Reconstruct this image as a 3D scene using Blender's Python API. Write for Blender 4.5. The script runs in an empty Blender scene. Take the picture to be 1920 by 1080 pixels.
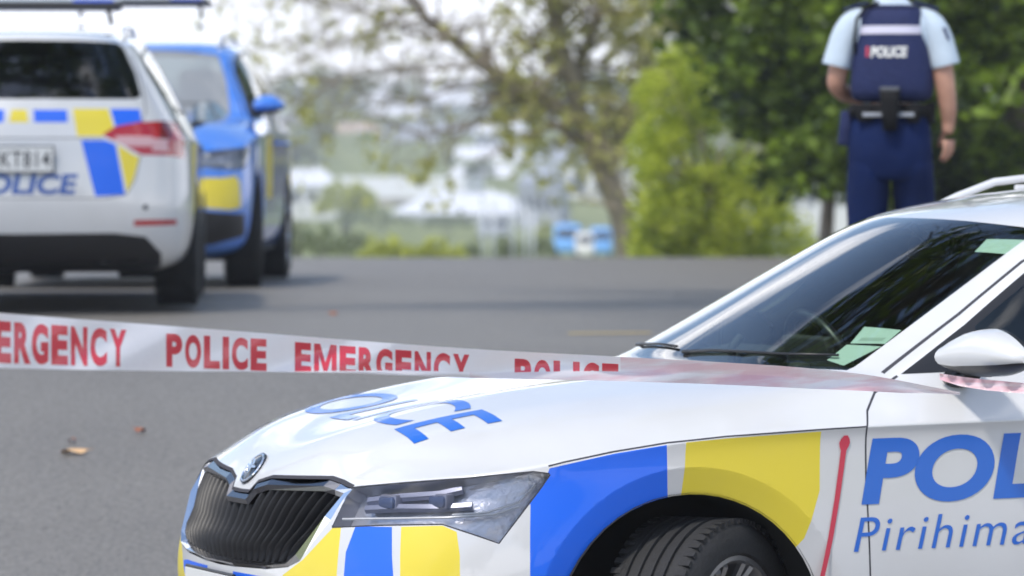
import bpy, bmesh, math, random
from math import sin, cos, pi, radians, atan, sqrt
from mathutils import Vector, Matrix, noise
from mathutils.bvhtree import BVHTree

SC = bpy.context.scene
COL = SC.collection

# ------------------------------------------------------------------ camera
FPX, CAMZ, YH = 9000.0, 1.49, 330.0            # focal length in photo pixels, eye height, horizon row
cam_d = bpy.data.cameras.new('camera')
cam = bpy.data.objects.new('camera', cam_d)
COL.objects.link(cam)
cam_d.sensor_width = 36.0
cam_d.lens = 36.0 * FPX / 1920.0
cam.location = (0, 0, CAMZ)
cam.rotation_euler = (radians(90) - atan((540 - YH) / FPX), 0, 0)
cam_d.clip_start = 0.5
cam_d.clip_end = 6000
cam_d.dof.use_dof = True
cam_d.dof.focus_distance = 11.2
cam_d.dof.aperture_fstop = 5.6
SC.camera = cam

# ------------------------------------------------------------------ world, sun, exposure
SUN_EL, SUN_AZ = 57.0, 214.0                   # elevation; azimuth of the sun measured from +Y clockwise
world = bpy.data.worlds.new('World')
SC.world = world
world.use_nodes = True
wn, wl = world.node_tree.nodes, world.node_tree.links
wn.clear()
w_out = wn.new('ShaderNodeOutputWorld')
w_bg = wn.new('ShaderNodeBackground')
w_sky = wn.new('ShaderNodeTexSky')
w_sky.sky_type = 'NISHITA'
w_sky.sun_disc = False
w_sky.sun_elevation = radians(SUN_EL)
w_sky.sun_rotation = radians(SUN_AZ)
w_sky.dust_density = 0.4
w_sky.ozone_density = 1.6
w_tc = wn.new('ShaderNodeTexCoord')
w_map = wn.new('ShaderNodeMapping')
w_map.inputs['Scale'].default_value = (1.6, 1.6, 4.2)
w_noise = wn.new('ShaderNodeTexNoise')
w_noise.inputs['Scale'].default_value = 1.9
w_noise.inputs['Detail'].default_value = 8
w_noise.inputs['Roughness'].default_value = 0.55
w_ramp = wn.new('ShaderNodeValToRGB')
w_ramp.color_ramp.elements[0].position = 0.40
w_ramp.color_ramp.elements[0].color = (0.0, 0.0, 0.0, 1)
w_ramp.color_ramp.elements[1].position = 0.54
w_ramp.color_ramp.elements[1].color = (1, 1, 1, 1)
w_mix = wn.new('ShaderNodeMix')
w_mix.data_type = 'RGBA'
w_mix.inputs['B'].default_value = (12.0, 12.0, 12.4, 1)
wl.new(w_tc.outputs['Generated'], w_map.inputs['Vector'])
wl.new(w_map.outputs['Vector'], w_noise.inputs['Vector'])
w_sep = wn.new('ShaderNodeSeparateXYZ')
w_el = wn.new('ShaderNodeMapRange')
w_el.inputs['From Min'].default_value = 0.03
w_el.inputs['From Max'].default_value = 0.19
w_el.inputs['To Min'].default_value = 0.16
w_el.inputs['To Max'].default_value = -0.115
w_add = wn.new('ShaderNodeMath')
w_add.operation = 'ADD'
wl.new(w_tc.outputs['Generated'], w_sep.inputs[0])
wl.new(w_sep.outputs['Z'], w_el.inputs['Value'])
wl.new(w_noise.outputs['Fac'], w_add.inputs[0])
wl.new(w_el.outputs['Result'], w_add.inputs[1])
wl.new(w_add.outputs[0], w_ramp.inputs['Fac'])
wl.new(w_ramp.outputs['Color'], w_mix.inputs['Factor'])
wl.new(w_sky.outputs['Color'], w_mix.inputs['A'])
wl.new(w_mix.outputs['Result'], w_bg.inputs['Color'])
w_bg.inputs['Strength'].default_value = 0.15
wl.new(w_bg.outputs['Background'], w_out.inputs['Surface'])

sun_d = bpy.data.lights.new('sun', 'SUN')
sun_d.energy = 2.2
sun_d.angle = radians(5.0)
sun_d.color = (1.0, 0.94, 0.85)
sun = bpy.data.objects.new('sun', sun_d)
COL.objects.link(sun)
az = radians(SUN_AZ)
sdir = Vector((sin(az) * cos(radians(SUN_EL)), cos(az) * cos(radians(SUN_EL)), sin(radians(SUN_EL))))
sun.rotation_euler = (-sdir).to_track_quat('-Z', 'Y').to_euler()

SC.view_settings.view_transform = 'Standard'
SC.view_settings.look = 'None'
SC.view_settings.exposure = 0.53
SC.view_settings.gamma = 1.0
try:
    SC.view_settings.use_curve_mapping = False
except Exception:
    pass
SC.render.engine = 'CYCLES'
SC.cycles.max_bounces = 7
SC.cycles.transparent_max_bounces = 12
SC.cycles.caustics_reflective = False
SC.cycles.caustics_refractive = False

# ------------------------------------------------------------------ materials
MATS = {}


def mat(name, col, rough=0.5, metal=0.0, coat=0.0, spec=None, var=0.0, vscale=8.0, bump=0.0, bscale=60.0,
        emit=None, trans=0.0, sss=0.0):
    if name in MATS:
        return MATS[name]
    m = bpy.data.materials.new(name)
    m.use_nodes = True
    nt = m.node_tree
    b = nt.nodes['Principled BSDF']
    b.inputs['Base Color'].default_value = (*col, 1)
    b.inputs['Roughness'].default_value = rough
    b.inputs['Metallic'].default_value = metal
    b.inputs['Coat Weight'].default_value = coat
    b.inputs['Coat Roughness'].default_value = 0.04
    if spec is not None:
        b.inputs['Specular IOR Level'].default_value = spec
    if trans:
        b.inputs['Transmission Weight'].default_value = trans
    if emit:
        b.inputs['Emission Color'].default_value = (*col, 1)
        b.inputs['Emission Strength'].default_value = emit
    if sss:
        b.inputs['Subsurface Weight'].default_value = sss
        b.inputs['Subsurface Radius'].default_value = (0.02, 0.008, 0.004)
    if var or bump:
        tc = nt.nodes.new('ShaderNodeTexCoord')
        if var:
            n = nt.nodes.new('ShaderNodeTexNoise')
            n.inputs['Scale'].default_value = vscale
            n.inputs['Detail'].default_value = 6
            nt.links.new(tc.outputs['Object'], n.inputs['Vector'])
            mx = nt.nodes.new('ShaderNodeMix')
            mx.data_type = 'RGBA'
            mx.inputs['A'].default_value = (*[c * (1 - var) for c in col], 1)
            mx.inputs['B'].default_value = (*[min(1, c * (1 + var)) for c in col], 1)
            nt.links.new(n.outputs['Fac'], mx.inputs['Factor'])
            nt.links.new(mx.outputs['Result'], b.inputs['Base Color'])
        if bump:
            n2 = nt.nodes.new('ShaderNodeTexNoise')
            n2.inputs['Scale'].default_value = bscale
            n2.inputs['Detail'].default_value = 4
            nt.links.new(tc.outputs['Object'], n2.inputs['Vector'])
            bp = nt.nodes.new('ShaderNodeBump')
            bp.inputs['Strength'].default_value = bump
            bp.inputs['Distance'].default_value = 0.01
            nt.links.new(n2.outputs['Fac'], bp.inputs['Height'])
            nt.links.new(bp.outputs['Normal'], b.inputs['Normal'])
    MATS[name] = m
    return m


def paint(name, col, rough=0.35, dust=0.22, coat=1.0):
    """Car paint: clear-coated colour, a thin film of road dust, dull lining on the inner face."""
    if name in MATS:
        return MATS[name]
    m = bpy.data.materials.new(name)
    m.use_nodes = True
    nt = m.node_tree
    b = nt.nodes['Principled BSDF']
    out = nt.nodes['Material Output']
    b.inputs['Roughness'].default_value = rough
    b.inputs['Coat Weight'].default_value = coat
    b.inputs['Coat Roughness'].default_value = 0.03
    tc = nt.nodes.new('ShaderNodeTexCoord')
    n = nt.nodes.new('ShaderNodeTexNoise')
    n.inputs['Scale'].default_value = 3.0
    n.inputs['Detail'].default_value = 8
    nt.links.new(tc.outputs['Object'], n.inputs['Vector'])
    mr = nt.nodes.new('ShaderNodeMapRange')
    mr.inputs['From Min'].default_value = 0.35
    mr.inputs['From Max'].default_value = 0.75
    mr.inputs['To Max'].default_value = dust
    nt.links.new(n.outputs['Fac'], mr.inputs['Value'])
    mx = nt.nodes.new('ShaderNodeMix')
    mx.data_type = 'RGBA'
    mx.inputs['A'].default_value = (*col, 1)
    mx.inputs['B'].default_value = (0.42, 0.40, 0.37, 1)
    nt.links.new(mr.outputs['Result'], mx.inputs['Factor'])
    nt.links.new(mx.outputs['Result'], b.inputs['Base Color'])
    inner = nt.nodes.new('ShaderNodeBsdfDiffuse')
    inner.inputs['Color'].default_value = (0.34, 0.34, 0.32, 1)
    geo = nt.nodes.new('ShaderNodeNewGeometry')
    ms = nt.nodes.new('ShaderNodeMixShader')
    nt.links.new(geo.outputs['Backfacing'], ms.inputs[0])
    nt.links.new(b.outputs['BSDF'], ms.inputs[1])
    nt.links.new(inner.outputs['BSDF'], ms.inputs[2])
    nt.links.new(ms.outputs[0], out.inputs['Surface'])
    MATS[name] = m
    return m


def glass(name, tint=(0.62, 0.72, 0.68), refl=1.0, ior=1.52):
    if name in MATS:
        return MATS[name]
    m = bpy.data.materials.new(name)
    m.use_nodes = True
    nt = m.node_tree
    nt.nodes.clear()
    out = nt.nodes.new('ShaderNodeOutputMaterial')
    t = nt.nodes.new('ShaderNodeBsdfTransparent')
    t.inputs['Color'].default_value = (*tint, 1)
    g = nt.nodes.new('ShaderNodeBsdfGlossy')
    g.inputs['Roughness'].default_value = 0.01
    fr = nt.nodes.new('ShaderNodeFresnel')
    fr.inputs['IOR'].default_value = ior
    mul = nt.nodes.new('ShaderNodeMath')
    mul.operation = 'MULTIPLY'
    mul.use_clamp = True
    mul.inputs[1].default_value = refl
    ms = nt.nodes.new('ShaderNodeMixShader')
    nt.links.new(fr.outputs[0], mul.inputs[0])
    nt.links.new(mul.outputs[0], ms.inputs[0])
    nt.links.new(t.outputs[0], ms.inputs[1])
    nt.links.new(g.outputs[0], ms.inputs[2])
    nt.links.new(ms.outputs[0], out.inputs['Surface'])
    MATS[name] = m
    return m


WHITE = (0.645, 0.645, 0.645)
P_WHITE = paint('white_paint', WHITE)
P_BLUE = paint('blue_livery', (0.000, 0.125, 0.78), rough=0.6, coat=.30, dust=.04)
P_YELLOW = paint('yellow_livery', (0.76, 0.61, 0.035), rough=0.6, coat=.30, dust=.05)
P_CARBLUE = paint('blue_car_paint', (0.02, 0.19, 0.72))
M_BLACK = mat('black_trim', (0.012, 0.012, 0.014), 0.35)
M_GAP = mat('panel_gap', (0.06, 0.06, 0.07), 0.9, spec=0.05)
M_GLOSSBLK = mat('gloss_black', (0.008, 0.008, 0.010), 0.12, coat=0.6)
M_CHROME = mat('chrome', (0.82, 0.82, 0.84), 0.08, metal=1.0)
M_SATIN = mat('satin_metal', (0.55, 0.55, 0.57), 0.3, metal=1.0)
M_RUBBER = mat('tyre_rubber', (0.017, 0.017, 0.018), 0.75, var=0.35, vscale=14, bump=0.25, bscale=90)
M_UNDER = mat('underbody', (0.012, 0.012, 0.012), 0.9)
M_ALLOY = mat('alloy', (0.36, 0.36, 0.37), 0.35, metal=0.85)
M_ALLOYDK = mat('alloy_dark', (0.05, 0.05, 0.055), 0.4, metal=0.6)
M_GLASS = glass('windscreen_glass', (0.82, 0.96, 0.88), 1.75)
M_SIDEGLASS = glass('side_glass', (0.84, 0.95, 0.89), 1.4)
M_DARKGLASS = glass('rear_privacy_glass', (0.16, 0.18, 0.18), 1.9)
M_LENS = glass('lamp_lens', (0.93, 0.94, 0.96), 1.0, 1.45)
M_REDLENS = mat('red_lens', (0.42, 0.006, 0.010), 0.12, coat=1.0)
M_CLEARLENS = mat('clear_lens', (0.62, 0.36, 0.36), 0.15, coat=1.0)
M_TRIMIN = mat('interior_trim', (0.035, 0.036, 0.038), 0.7, var=0.3, vscale=20)
M_CLOTH = mat('seat_cloth', (0.10, 0.10, 0.105), 0.95, bump=0.3, bscale=200)
M_HEAD = mat('headliner', (0.42, 0.42, 0.40), 0.95)


# ------------------------------------------------------------------ object helpers
def link(name, me, m=None, parent=None):
    if m is not None:
        for x in (m if isinstance(m, (list, tuple)) else [m]):
            me.materials.append(x)
    o = bpy.data.objects.new(name, me)
    COL.objects.link(o)
    if parent is not None:
        o.parent = parent
    return o


def bm_obj(name, bm, m=None, parent=None, smooth=True):
    me = bpy.data.meshes.new(name)
    bm.normal_update()
    bm.to_mesh(me)
    bm.free()
    if smooth:
        me.polygons.foreach_set('use_smooth', [True] * len(me.polygons))
    return link(name, me, m, parent)


def empty(name, loc=(0, 0, 0), rot=(0, 0, 0), label=None, cat=None, group=None):
    o = bpy.data.objects.new(name, None)
    COL.objects.link(o)
    o.location = loc
    o.rotation_euler = rot
    o.empty_display_size = 0.3
    tag(o, label, cat, group)
    return o


def tag(o, label=None, cat=None, group=None, kind=None):
    if label:
        o['label'] = label
    if cat:
        o['category'] = cat
    if group:
        o['group'] = group
    if kind:
        o['kind'] = kind
    return o


def sharp(o, ang=35):
    """Mark edges above an angle as sharp (smooth faces elsewhere)."""
    me = o.data
    bm = bmesh.new()
    bm.from_mesh(me)
    a = radians(ang)
    for e in bm.edges:
        if len(e.link_faces) == 2 and e.calc_face_angle(0) > a:
            e.smooth = False
    bm.to_mesh(me)
    bm.free()
    return o


def add_box(bm, c, s, rot=None, bev=0.0, mi=0):
    r = bmesh.ops.create_cube(bm, size=1.0)
    vs = r['verts']
    for v in vs:
        v.co = Vector((v.co.x * s[0], v.co.y * s[1], v.co.z * s[2]))
    if bev > 0:
        es = list({e for v in vs for e in v.link_edges})
        rb = bmesh.ops.bevel(bm, geom=es, offset=bev, segments=2, affect='EDGES', profile=0.5)
        vs = list({v for f in rb['faces'] for v in f.verts} | {v for v in vs if v.is_valid})
    M = Matrix.Translation(Vector(c)) @ (rot if rot is not None else Matrix.Identity(4))
    for v in vs:
        v.co = M @ v.co
    for f in {f for v in vs for f in v.link_faces}:
        f.material_index = mi
    return vs


def add_tube(bm, pts, rad, n=8, cap=True, mi=0, flat=None):
    """Sweep a circle (or ellipse) along 3D points; rad number or list."""
    pts = [Vector(p) for p in pts]
    if not isinstance(rad, (list, tuple)):
        rad = [rad] * len(pts)
    rings = []
    up = None
    for i, p in enumerate(pts):
        t = (pts[min(i + 1, len(pts) - 1)] - pts[max(i - 1, 0)]).normalized()
        if up is None:
            up = Vector((0, 0, 1)) if abs(t.z) < 0.9 else Vector((1, 0, 0))
        a = t.cross(up)
        if a.length < 1e-5:
            a = t.cross(Vector((0, 1, 0)))
        a.normalize()
        b = a.cross(t).normalized()
        up = b
        ring = []
        for k in range(n):
            an = 2 * pi * k / n
            ring.append(bm.verts.new(p + (a * cos(an) + b * sin(an) * (flat or 1.0)) * rad[i]))
        rings.append(ring)
    for i in range(len(rings) - 1):
        for k in range(n):
            f = bm.faces.new((rings[i][k], rings[i][(k + 1) % n], rings[i + 1][(k + 1) % n], rings[i + 1][k]))
            f.material_index = mi
    if cap:
        for r in (rings[0][::-1], rings[-1]):
            f = bm.faces.new(r)
            f.material_index = mi
    return rings


def add_lathe(bm, prof, axis='y', n=48, c=(0, 0, 0), mi=0, closed=False):
    """prof: list of (axial, radius)."""
    c = Vector(c)
    rings = []
    for a, r in prof:
        ring = []
        for k in range(n):
            t = 2 * pi * k / n
            if axis == 'y':
                v = Vector((r * cos(t), a, r * sin(t)))
            elif axis == 'x':
                v = Vector((a, r * cos(t), r * sin(t)))
            else:
                v = Vector((r * cos(t), r * sin(t), a))
            ring.append(bm.verts.new(c + v))
        rings.append(ring)
    m = len(rings)
    for i in range(m if closed else m - 1):
        A, B = rings[i], rings[(i + 1) % m]
        for k in range(n):
            f = bm.faces.new((A[k], A[(k + 1) % n], B[(k + 1) % n], B[k]))
            f.material_index = mi
    return rings


def sstep(t, a=0.0, b=1.0):
    t = max(0.0, min(1.0, (t - a) / (b - a)))
    return t * t * (3 - 2 * t)

# ------------------------------------------------------------------ terrain
CAR_YAW, CAR_X, CAR_Y, CAR_P = 0.399, -0.774, 12.532, 0.013


def ground_z(x, y):
    near = CAR_P * ((x - CAR_X) * 0.921 + (y - CAR_Y) * 0.389 - 2.0)
    near = max(-0.12, min(0.08, near)) * (1 - sstep(y, 14.0, 20.0))
    z = 0.72 * sstep(y, 13.8, 21.5) + 0.05 * sstep(y, 21.0, 27.0) - 0.02 * sstep(y, 27, 37)
    if y > 40:
        z -= 0.0225 * (min(y, 240) - 40) * sstep(y, 38, 60)
    z += 22.0 * sstep(y, 430, 1200)
    z += (sin(x * 0.011 + 1.0) * 3.5 + sin(x * 0.023 + y * 0.004) * 2.0) * sstep(y, 380, 800)
    return z + near

# ------------------------------------------------------------------ the car body: control cage -> smooth half shell
# half space y >= 0; x runs back from the nose, z up, metres
R1 = [(.07, 0, .23), (.085, .28, .23), (.12, .52, .23), (.20, .70, .235), (.34, .82, .24), (.50, .875, .24), (.60, .885, .235), (.93, .885, .225), (1.25, .885, .22), (1.5, .885, .215), (1.95, .885, .215), (2.3, .885, .215), (2.75, .885, .215), (3.3, .885, .215), (3.77, .885, .23), (4.2, .88, .24), (4.55, .85, .235), (4.68, .77, .235), (4.76, .56, .235), (4.79, .3, .235), (4.795, 0, .235)]
R2 = [(.0, 0, .42), (.012, .28, .42), (.055, .52, .42), (.15, .72, .42), (.29, .84, .42), (.45, .892, .42), (.60, .912, .42), (.93, .918, .42), (1.25, .918, .42), (1.5, .915, .42), (1.95, .915, .42), (2.3, .915, .42), (2.75, .915, .42), (3.3, .915, .42), (3.77, .918, .43), (4.2, .912, .45), (4.55, .885, .48), (4.75, .80, .49), (4.84, .58, .50), (4.865, .3, .50), (4.87, 0, .50)]
R3 = [(.02, 0, .56), (.032, .28, .56), (.08, .52, .56), (.17, .71, .56), (.30, .835, .57), (.46, .89, .58), (.60, .915, .58), (.93, .925, .58), (1.25, .925, .58), (1.5, .925, .58), (1.95, .925, .58), (2.3, .925, .58), (2.75, .925, .58), (3.3, .925, .58), (3.77, .928, .58), (4.2, .92, .59), (4.5, .895, .61), (4.73, .80, .62), (4.83, .58, .63), (4.86, .3, .63), (4.865, 0, .63)]
R4 = [(.05, 0, .655), (.062, .28, .668), (.125, .52, .69), (.22, .70, .70), (.36, .815, .715), (.48, .862, .73), (.62, .893, .75), (.93, .913, .80), (1.25, .918, .825), (1.5, .918, .83), (1.95, .918, .83), (2.3, .918, .83), (2.75, .918, .83), (3.3, .918, .83), (3.77, .918, .83), (4.2, .905, .83), (4.5, .88, .83), (4.72, .78, .83), (4.81, .57, .83), (4.835, .3, .83), (4.84, 0, .83)]
R5 = [(.075, 0, .69), (.088, .28, .71), (.155, .52, .735), (.25, .69, .748), (.39, .805, .765), (.50, .86, .778), (.62, .893, .795), (.93, .918, .842), (1.25, .927, .858), (1.5, .93, .86), (1.95, .93, .862), (2.3, .93, .863), (2.75, .93, .865), (3.3, .93, .867), (3.77, .93, .87), (4.2, .92, .875), (4.5, .885, .88), (4.71, .77, .885), (4.80, .56, .89), (4.825, .3, .89), (4.83, 0, .89)]
B1 = [(.13, 0, .785), (.16, .24, .808), (.245, .48, .805), (.37, .66, .80)]
B2 = [(.30, 0, .858), (.32, .27, .882), (.40, .50, .871), (.51, .71, .85)]
B3 = [(.65, 0, .925), (.66, .32, .947), (.71, .56, .925), (.79, .76, .90)]
B4 = [(1.0, 0, .965), (1.02, .36, .981), (1.08, .62, .957), (1.16, .80, .928)]
B5 = [(1.28, 0, .992), (1.33, .40, .992), (1.52, .685, .988), (1.57, .80, .972)]
W1 = [(1.62, 0, 1.185), (1.66, .36, 1.178), (1.83, .62, 1.160), (1.90, .69, 1.140)]
W2 = [(2.02, 0, 1.385), (2.05, .32, 1.38), (2.18, .53, 1.352), (2.22, .605, 1.325)]
T12 = [(2.48, 0, 1.458), (2.5, .33, 1.453), (2.53, .52, 1.435), (2.58, .61, 1.395)]
T13 = [(3.1, 0, 1.478), (3.1, .33, 1.473), (3.1, .52, 1.455), (3.15, .62, 1.412)]
T14 = [(3.6, 0, 1.474), (3.6, .33, 1.469), (3.6, .52, 1.450), (3.65, .615, 1.405)]
T15 = [(4.05, 0, 1.455), (4.05, .32, 1.450), (4.08, .505, 1.43), (4.12, .60, 1.388)]
T16 = [(4.36, 0, 1.435), (4.36, .31, 1.430), (4.36, .48, 1.41), (4.36, .58, 1.37)]
T17 = [(4.53, 0, 1.41), (4.52, .30, 1.405), (4.49, .47, 1.39), (4.45, .56, 1.35)]
MID = {10: (1.91, .80, 1.06), 11: (2.27, .765, 1.16), 12: (2.7, .76, 1.20), 13: (3.2, .76, 1.21), 14: (3.68, .757, 1.205), 15: (4.14, .735, 1.195), 16: (4.42, .70, 1.185), 17: (4.56, .65, 1.18), 18: (4.64, .50, 1.19), 19: (4.675, .30, 1.19), 20: (4.685, 0, 1.19)}
BELT = {10: (1.95, .862, .975), 11: (2.3, .868, .98), 12: (2.75, .87, .985), 13: (3.3, .868, .99), 14: (3.77, .86, .995), 15: (4.2, .838, 1.0), 16: (4.5, .80, 1.0), 17: (4.67, .715, 1.0), 18: (4.75, .55, 1.0), 19: (4.785, .30, 1.0), 20: (4.79, 0, 1.0)}
SLOT = ['paint', 'windscreen', 'rearglass']


def smooth_half(warp=None, levels=4):
    bm = bmesh.new()
    V = {}

    def v(key, co):
        V[key] = bm.verts.new(warp(Vector(co)) if warp else Vector(co))
    for r, ring in enumerate((R1, R2, R3, R4, R5), 1):
        for c, co in enumerate(ring):
            v((r, c), co)
    for c, co in enumerate(R1):                      # underside, turned in
        x, y, z = co
        v((0, c), (min(max(x, .30), 4.5), max(0, y - .18) if y > 0 else 0, .20))
    for k, row in enumerate((B1, B2, B3, B4, B5), 1):
        for u, co in enumerate(row):
            v(('b', k, u), co)
    for k, row in ((10, W1), (11, W2), (12, T12), (13, T13), (14, T14), (15, T15), (16, T16), (17, T17)):
        for u, co in enumerate(row):
            v(('t', k, u), co)
    for c, co in MID.items():
        v(('m', c), co)
    for c, co in BELT.items():
        v(('e', c), co)
    fs = []

    def f(*keys, s=0):
        fc = bm.faces.new([V[k] for k in keys])
        fc.material_index = s
    for r in range(0, 5):
        for c in range(20):
            f((r, c), (r, c + 1), (r + 1, c + 1), (r + 1, c))

    def bk(k, u):                                    # bonnet grid key
        if k == 0:
            return (5, u)
        if u == 4:
            return (5, 4 + k)
        return ('b', k, u)
    for k in range(5):
        for u in range(4):
            f(bk(k, u), bk(k, u + 1), bk(k + 1, u + 1), bk(k + 1, u))

    def tk(k, u):
        return ('b', 5, u) if k == 9 else ('t', k, u)
    for k in range(9, 17):
        for u in range(3):
            f(tk(k, u), tk(k, u + 1), tk(k + 1, u + 1), tk(k + 1, u), s=1 if (k < 11 and u < 2) else 0)
    # side: crease -> belt -> mid -> roof edge
    bel = lambda c: ('b', 5, 3) if c == 9 else ('e', c)
    for c in range(9, 20):
        f((5, c), (5, c + 1), bel(c + 1), bel(c))
    f(('b', 5, 3), ('e', 10), ('m', 10))
    f(('b', 5, 3), ('m', 10), ('t', 10, 3))
    for c in range(10, 17):
        f(('e', c), ('e', c + 1), ('m', c + 1), ('m', c))
        f(('m', c), ('m', c + 1), ('t', c + 1, 3), ('t', c, 3))
    for c in range(17, 20):
        f(('e', c), ('e', c + 1), ('m', c + 1), ('m', c), s=2)
        u = 20 - c
        f(('m', c), ('m', c + 1), ('t', 17, u - 1), ('t', 17, u), s=2)
    cl = bm.edges.layers.float.new('crease_edge')

    def cr(a, b, w):
        e = bm.edges.get((V[a], V[b]))
        if e:
            e[cl] = w
    for c in range(0, 20):
        cr((5, c), (5, c + 1), .75 if 3 < c < 17 else .45)
        cr((4, c), (4, c + 1), .25)
    for k in range(9, 11):
        cr(tk(k, 2), tk(k + 1, 2), .7)
        cr(tk(k, 3), tk(k + 1, 3), .4)
    for u in range(3):
        cr(tk(9, u), tk(9, u + 1), .8)
        cr(tk(11, u), tk(11, u + 1), .35)
        cr(tk(17, u), tk(17, u + 1), .8)
    for k in range(11, 17):
        cr(tk(k, 3), tk(k + 1, 3), .5)
    for c in range(9, 20):
        cr(bel(c), bel(c + 1), .55)
    for k in range(1, 4):
        cr(bk(k, 1), bk(k + 1, 1), .8 if k > 1 else .35)
        cr(bk(k, 2), bk(k + 1, 2), .45)
    cr(bk(4, 1), bk(5, 1), .4)
    me = bpy.data.meshes.new('cage')
    bmesh.ops.reverse_faces(bm, faces=bm.faces)
    bm.to_mesh(me)
    bm.free()
    for s in SLOT:
        me.materials.append(mat('slot_' + s, (1, 1, 1)))
    o = bpy.data.objects.new('cage', me)
    COL.objects.link(o)
    mm = o.modifiers.new('m', 'MIRROR')
    mm.use_axis = (False, True, False)
    mm.merge_threshold = 0.0005
    ms = o.modifiers.new('s', 'SUBSURF')
    ms.levels = levels
    ms.render_levels = levels
    ms.boundary_smooth = 'PRESERVE_CORNERS'
    bpy.context.view_layer.update()
    ev = o.evaluated_get(bpy.context.evaluated_depsgraph_get())
    res = bpy.data.meshes.new_from_object(ev)
    bpy.data.objects.remove(o)
    bm = bmesh.new()
    bm.from_mesh(res)
    g = list(bm.verts) + list(bm.edges) + list(bm.faces)
    bmesh.ops.bisect_plane(bm, geom=g, dist=1e-5, plane_co=(0, 0, 0), plane_no=(0, 1, 0), clear_inner=True)
    top = max(bm.faces, key=lambda f: f.calc_center_median().z)
    if top.normal.z < 0:
        bmesh.ops.reverse_faces(bm, faces=bm.faces)
    bm.normal_update()
    return bm


def in_poly(x, y, P):
    r = False
    j = len(P) - 1
    for i in range(len(P)):
        xi, yi = P[i]
        xj, yj = P[j]
        if (yi > y) != (yj > y) and x < (xj - xi) * (y - yi) / (yj - yi) + xi:
            r = not r
        j = i
    return r


def cut(bm, reg, pts, d, code, only=(0,), nrm=True, mark=True):
    """Cut the closed outline pts (3D) into the shell along direction d and give the faces inside region `code`."""
    d = Vector(d).normalized()
    a = d.orthogonal().normalized()
    b = d.cross(a)
    P3 = [Vector(p) for p in pts]
    P = [(p.dot(a), p.dot(b)) for p in P3]
    lo = (min(p[0] for p in P) - .05, min(p[1] for p in P) - .05)
    hi = (max(p[0] for p in P) + .05, max(p[1] for p in P) + .05)
    dl = [p.dot(d) for p in P3]
    dmin, dmax = min(dl) - .14, max(dl) + .14

    def cand(f):
        if f[reg] not in only:
            return False
        if nrm and f.normal.dot(d) > 0.08:
            return False
        c = f.calc_center_median()
        u, v, w = c.dot(a), c.dot(b), c.dot(d)
        return lo[0] < u < hi[0] and lo[1] < v < hi[1] and dmin < w < dmax
    F = [f for f in bm.faces if cand(f)]
    n = len(P)
    for i in range(n):
        p, q = P3[i], P3[(i + 1) % n]
        pn = (q - p).cross(d)
        if pn.length < 1e-7:
            continue
        pn.normalize()
        (x0, y0), (x1, y1) = P[i], P[(i + 1) % n]
        e0, e1, g0, g1 = min(x0, x1) - .003, max(x0, x1) + .003, min(y0, y1) - .003, max(y0, y1) + .003
        sub = []
        rest = []
        for f in F:
            us = [v.co.dot(a) for v in f.verts]
            vs = [v.co.dot(b) for v in f.verts]
            if max(us) > e0 and min(us) < e1 and max(vs) > g0 and min(vs) < g1:
                ds = [(v.co - p).dot(pn) for v in f.verts]
                if min(ds) < 0 < max(ds):
                    sub.append(f)
                    continue
            rest.append(f)
        if not sub:
            continue
        geom = list({x for f in sub for x in (list(f.verts) + list(f.edges))}) + sub
        r = bmesh.ops.bisect_plane(bm, geom=geom, dist=1e-5, plane_co=p, plane_no=pn)
        new = {x for x in r['geom'] if isinstance(x, bmesh.types.BMFace)} | {f for f in sub if f.is_valid}
        for x in r['geom_cut']:
            if isinstance(x, bmesh.types.BMEdge):
                new |= {f for f in x.link_faces}
        rs = set(rest)
        F = rest + [f for f in new if f.is_valid and f not in rs and cand(f)]
    res = []
    for f in F:
        c = f.calc_center_median()
        if in_poly(c.dot(a), c.dot(b), P):
            if mark:
                f[reg] = code
            res.append(f)
    return res


def ribbon(pts, w, d):
    """Closed outline of a thin band of width w along the polyline."""
    d = Vector(d).normalized()
    P = [Vector(p) for p in pts]
    L, R = [], []
    for i, p in enumerate(P):
        t = (P[min(i + 1, len(P) - 1)] - P[max(i - 1, 0)]).normalized()
        s = t.cross(d).normalized() * (w / 2)
        L.append(p + s)
        R.append(p - s)
    return L + R[::-1]


def circle_pts(cx, cz, r, y=.92, n=56, a0=0.0, a1=2 * pi):
    return [(cx + r * cos(a0 + (a1 - a0) * i / n), y, cz + r * sin(a0 + (a1 - a0) * i / n)) for i in range(n)]


DV = (.389, -.921, -.11)      # oblique direction used for outlines that wrap the front corner
DS = (0, -1, 0)
DF = (1, 0, 0)
DR = (-1, 0, 0)
DU = (0, 0, -1)
(PAINT, WSCREEN, BLUE, YELLOW, GAPC, GRILLE, LAMP, WFRAME, FGLASS, RGLASS, QGLASS, BACKGLASS, TAIL, TAILW, LOWER, BONNET, ARCH, FOG, REFL, SHADE, FDOOR, RDOOR, GATE) = range(23)


class Shell:
    pass


def smooth_normals(bm):
    bm.verts.ensure_lookup_table()
    return [v.normal.copy() for v in bm.verts]


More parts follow.
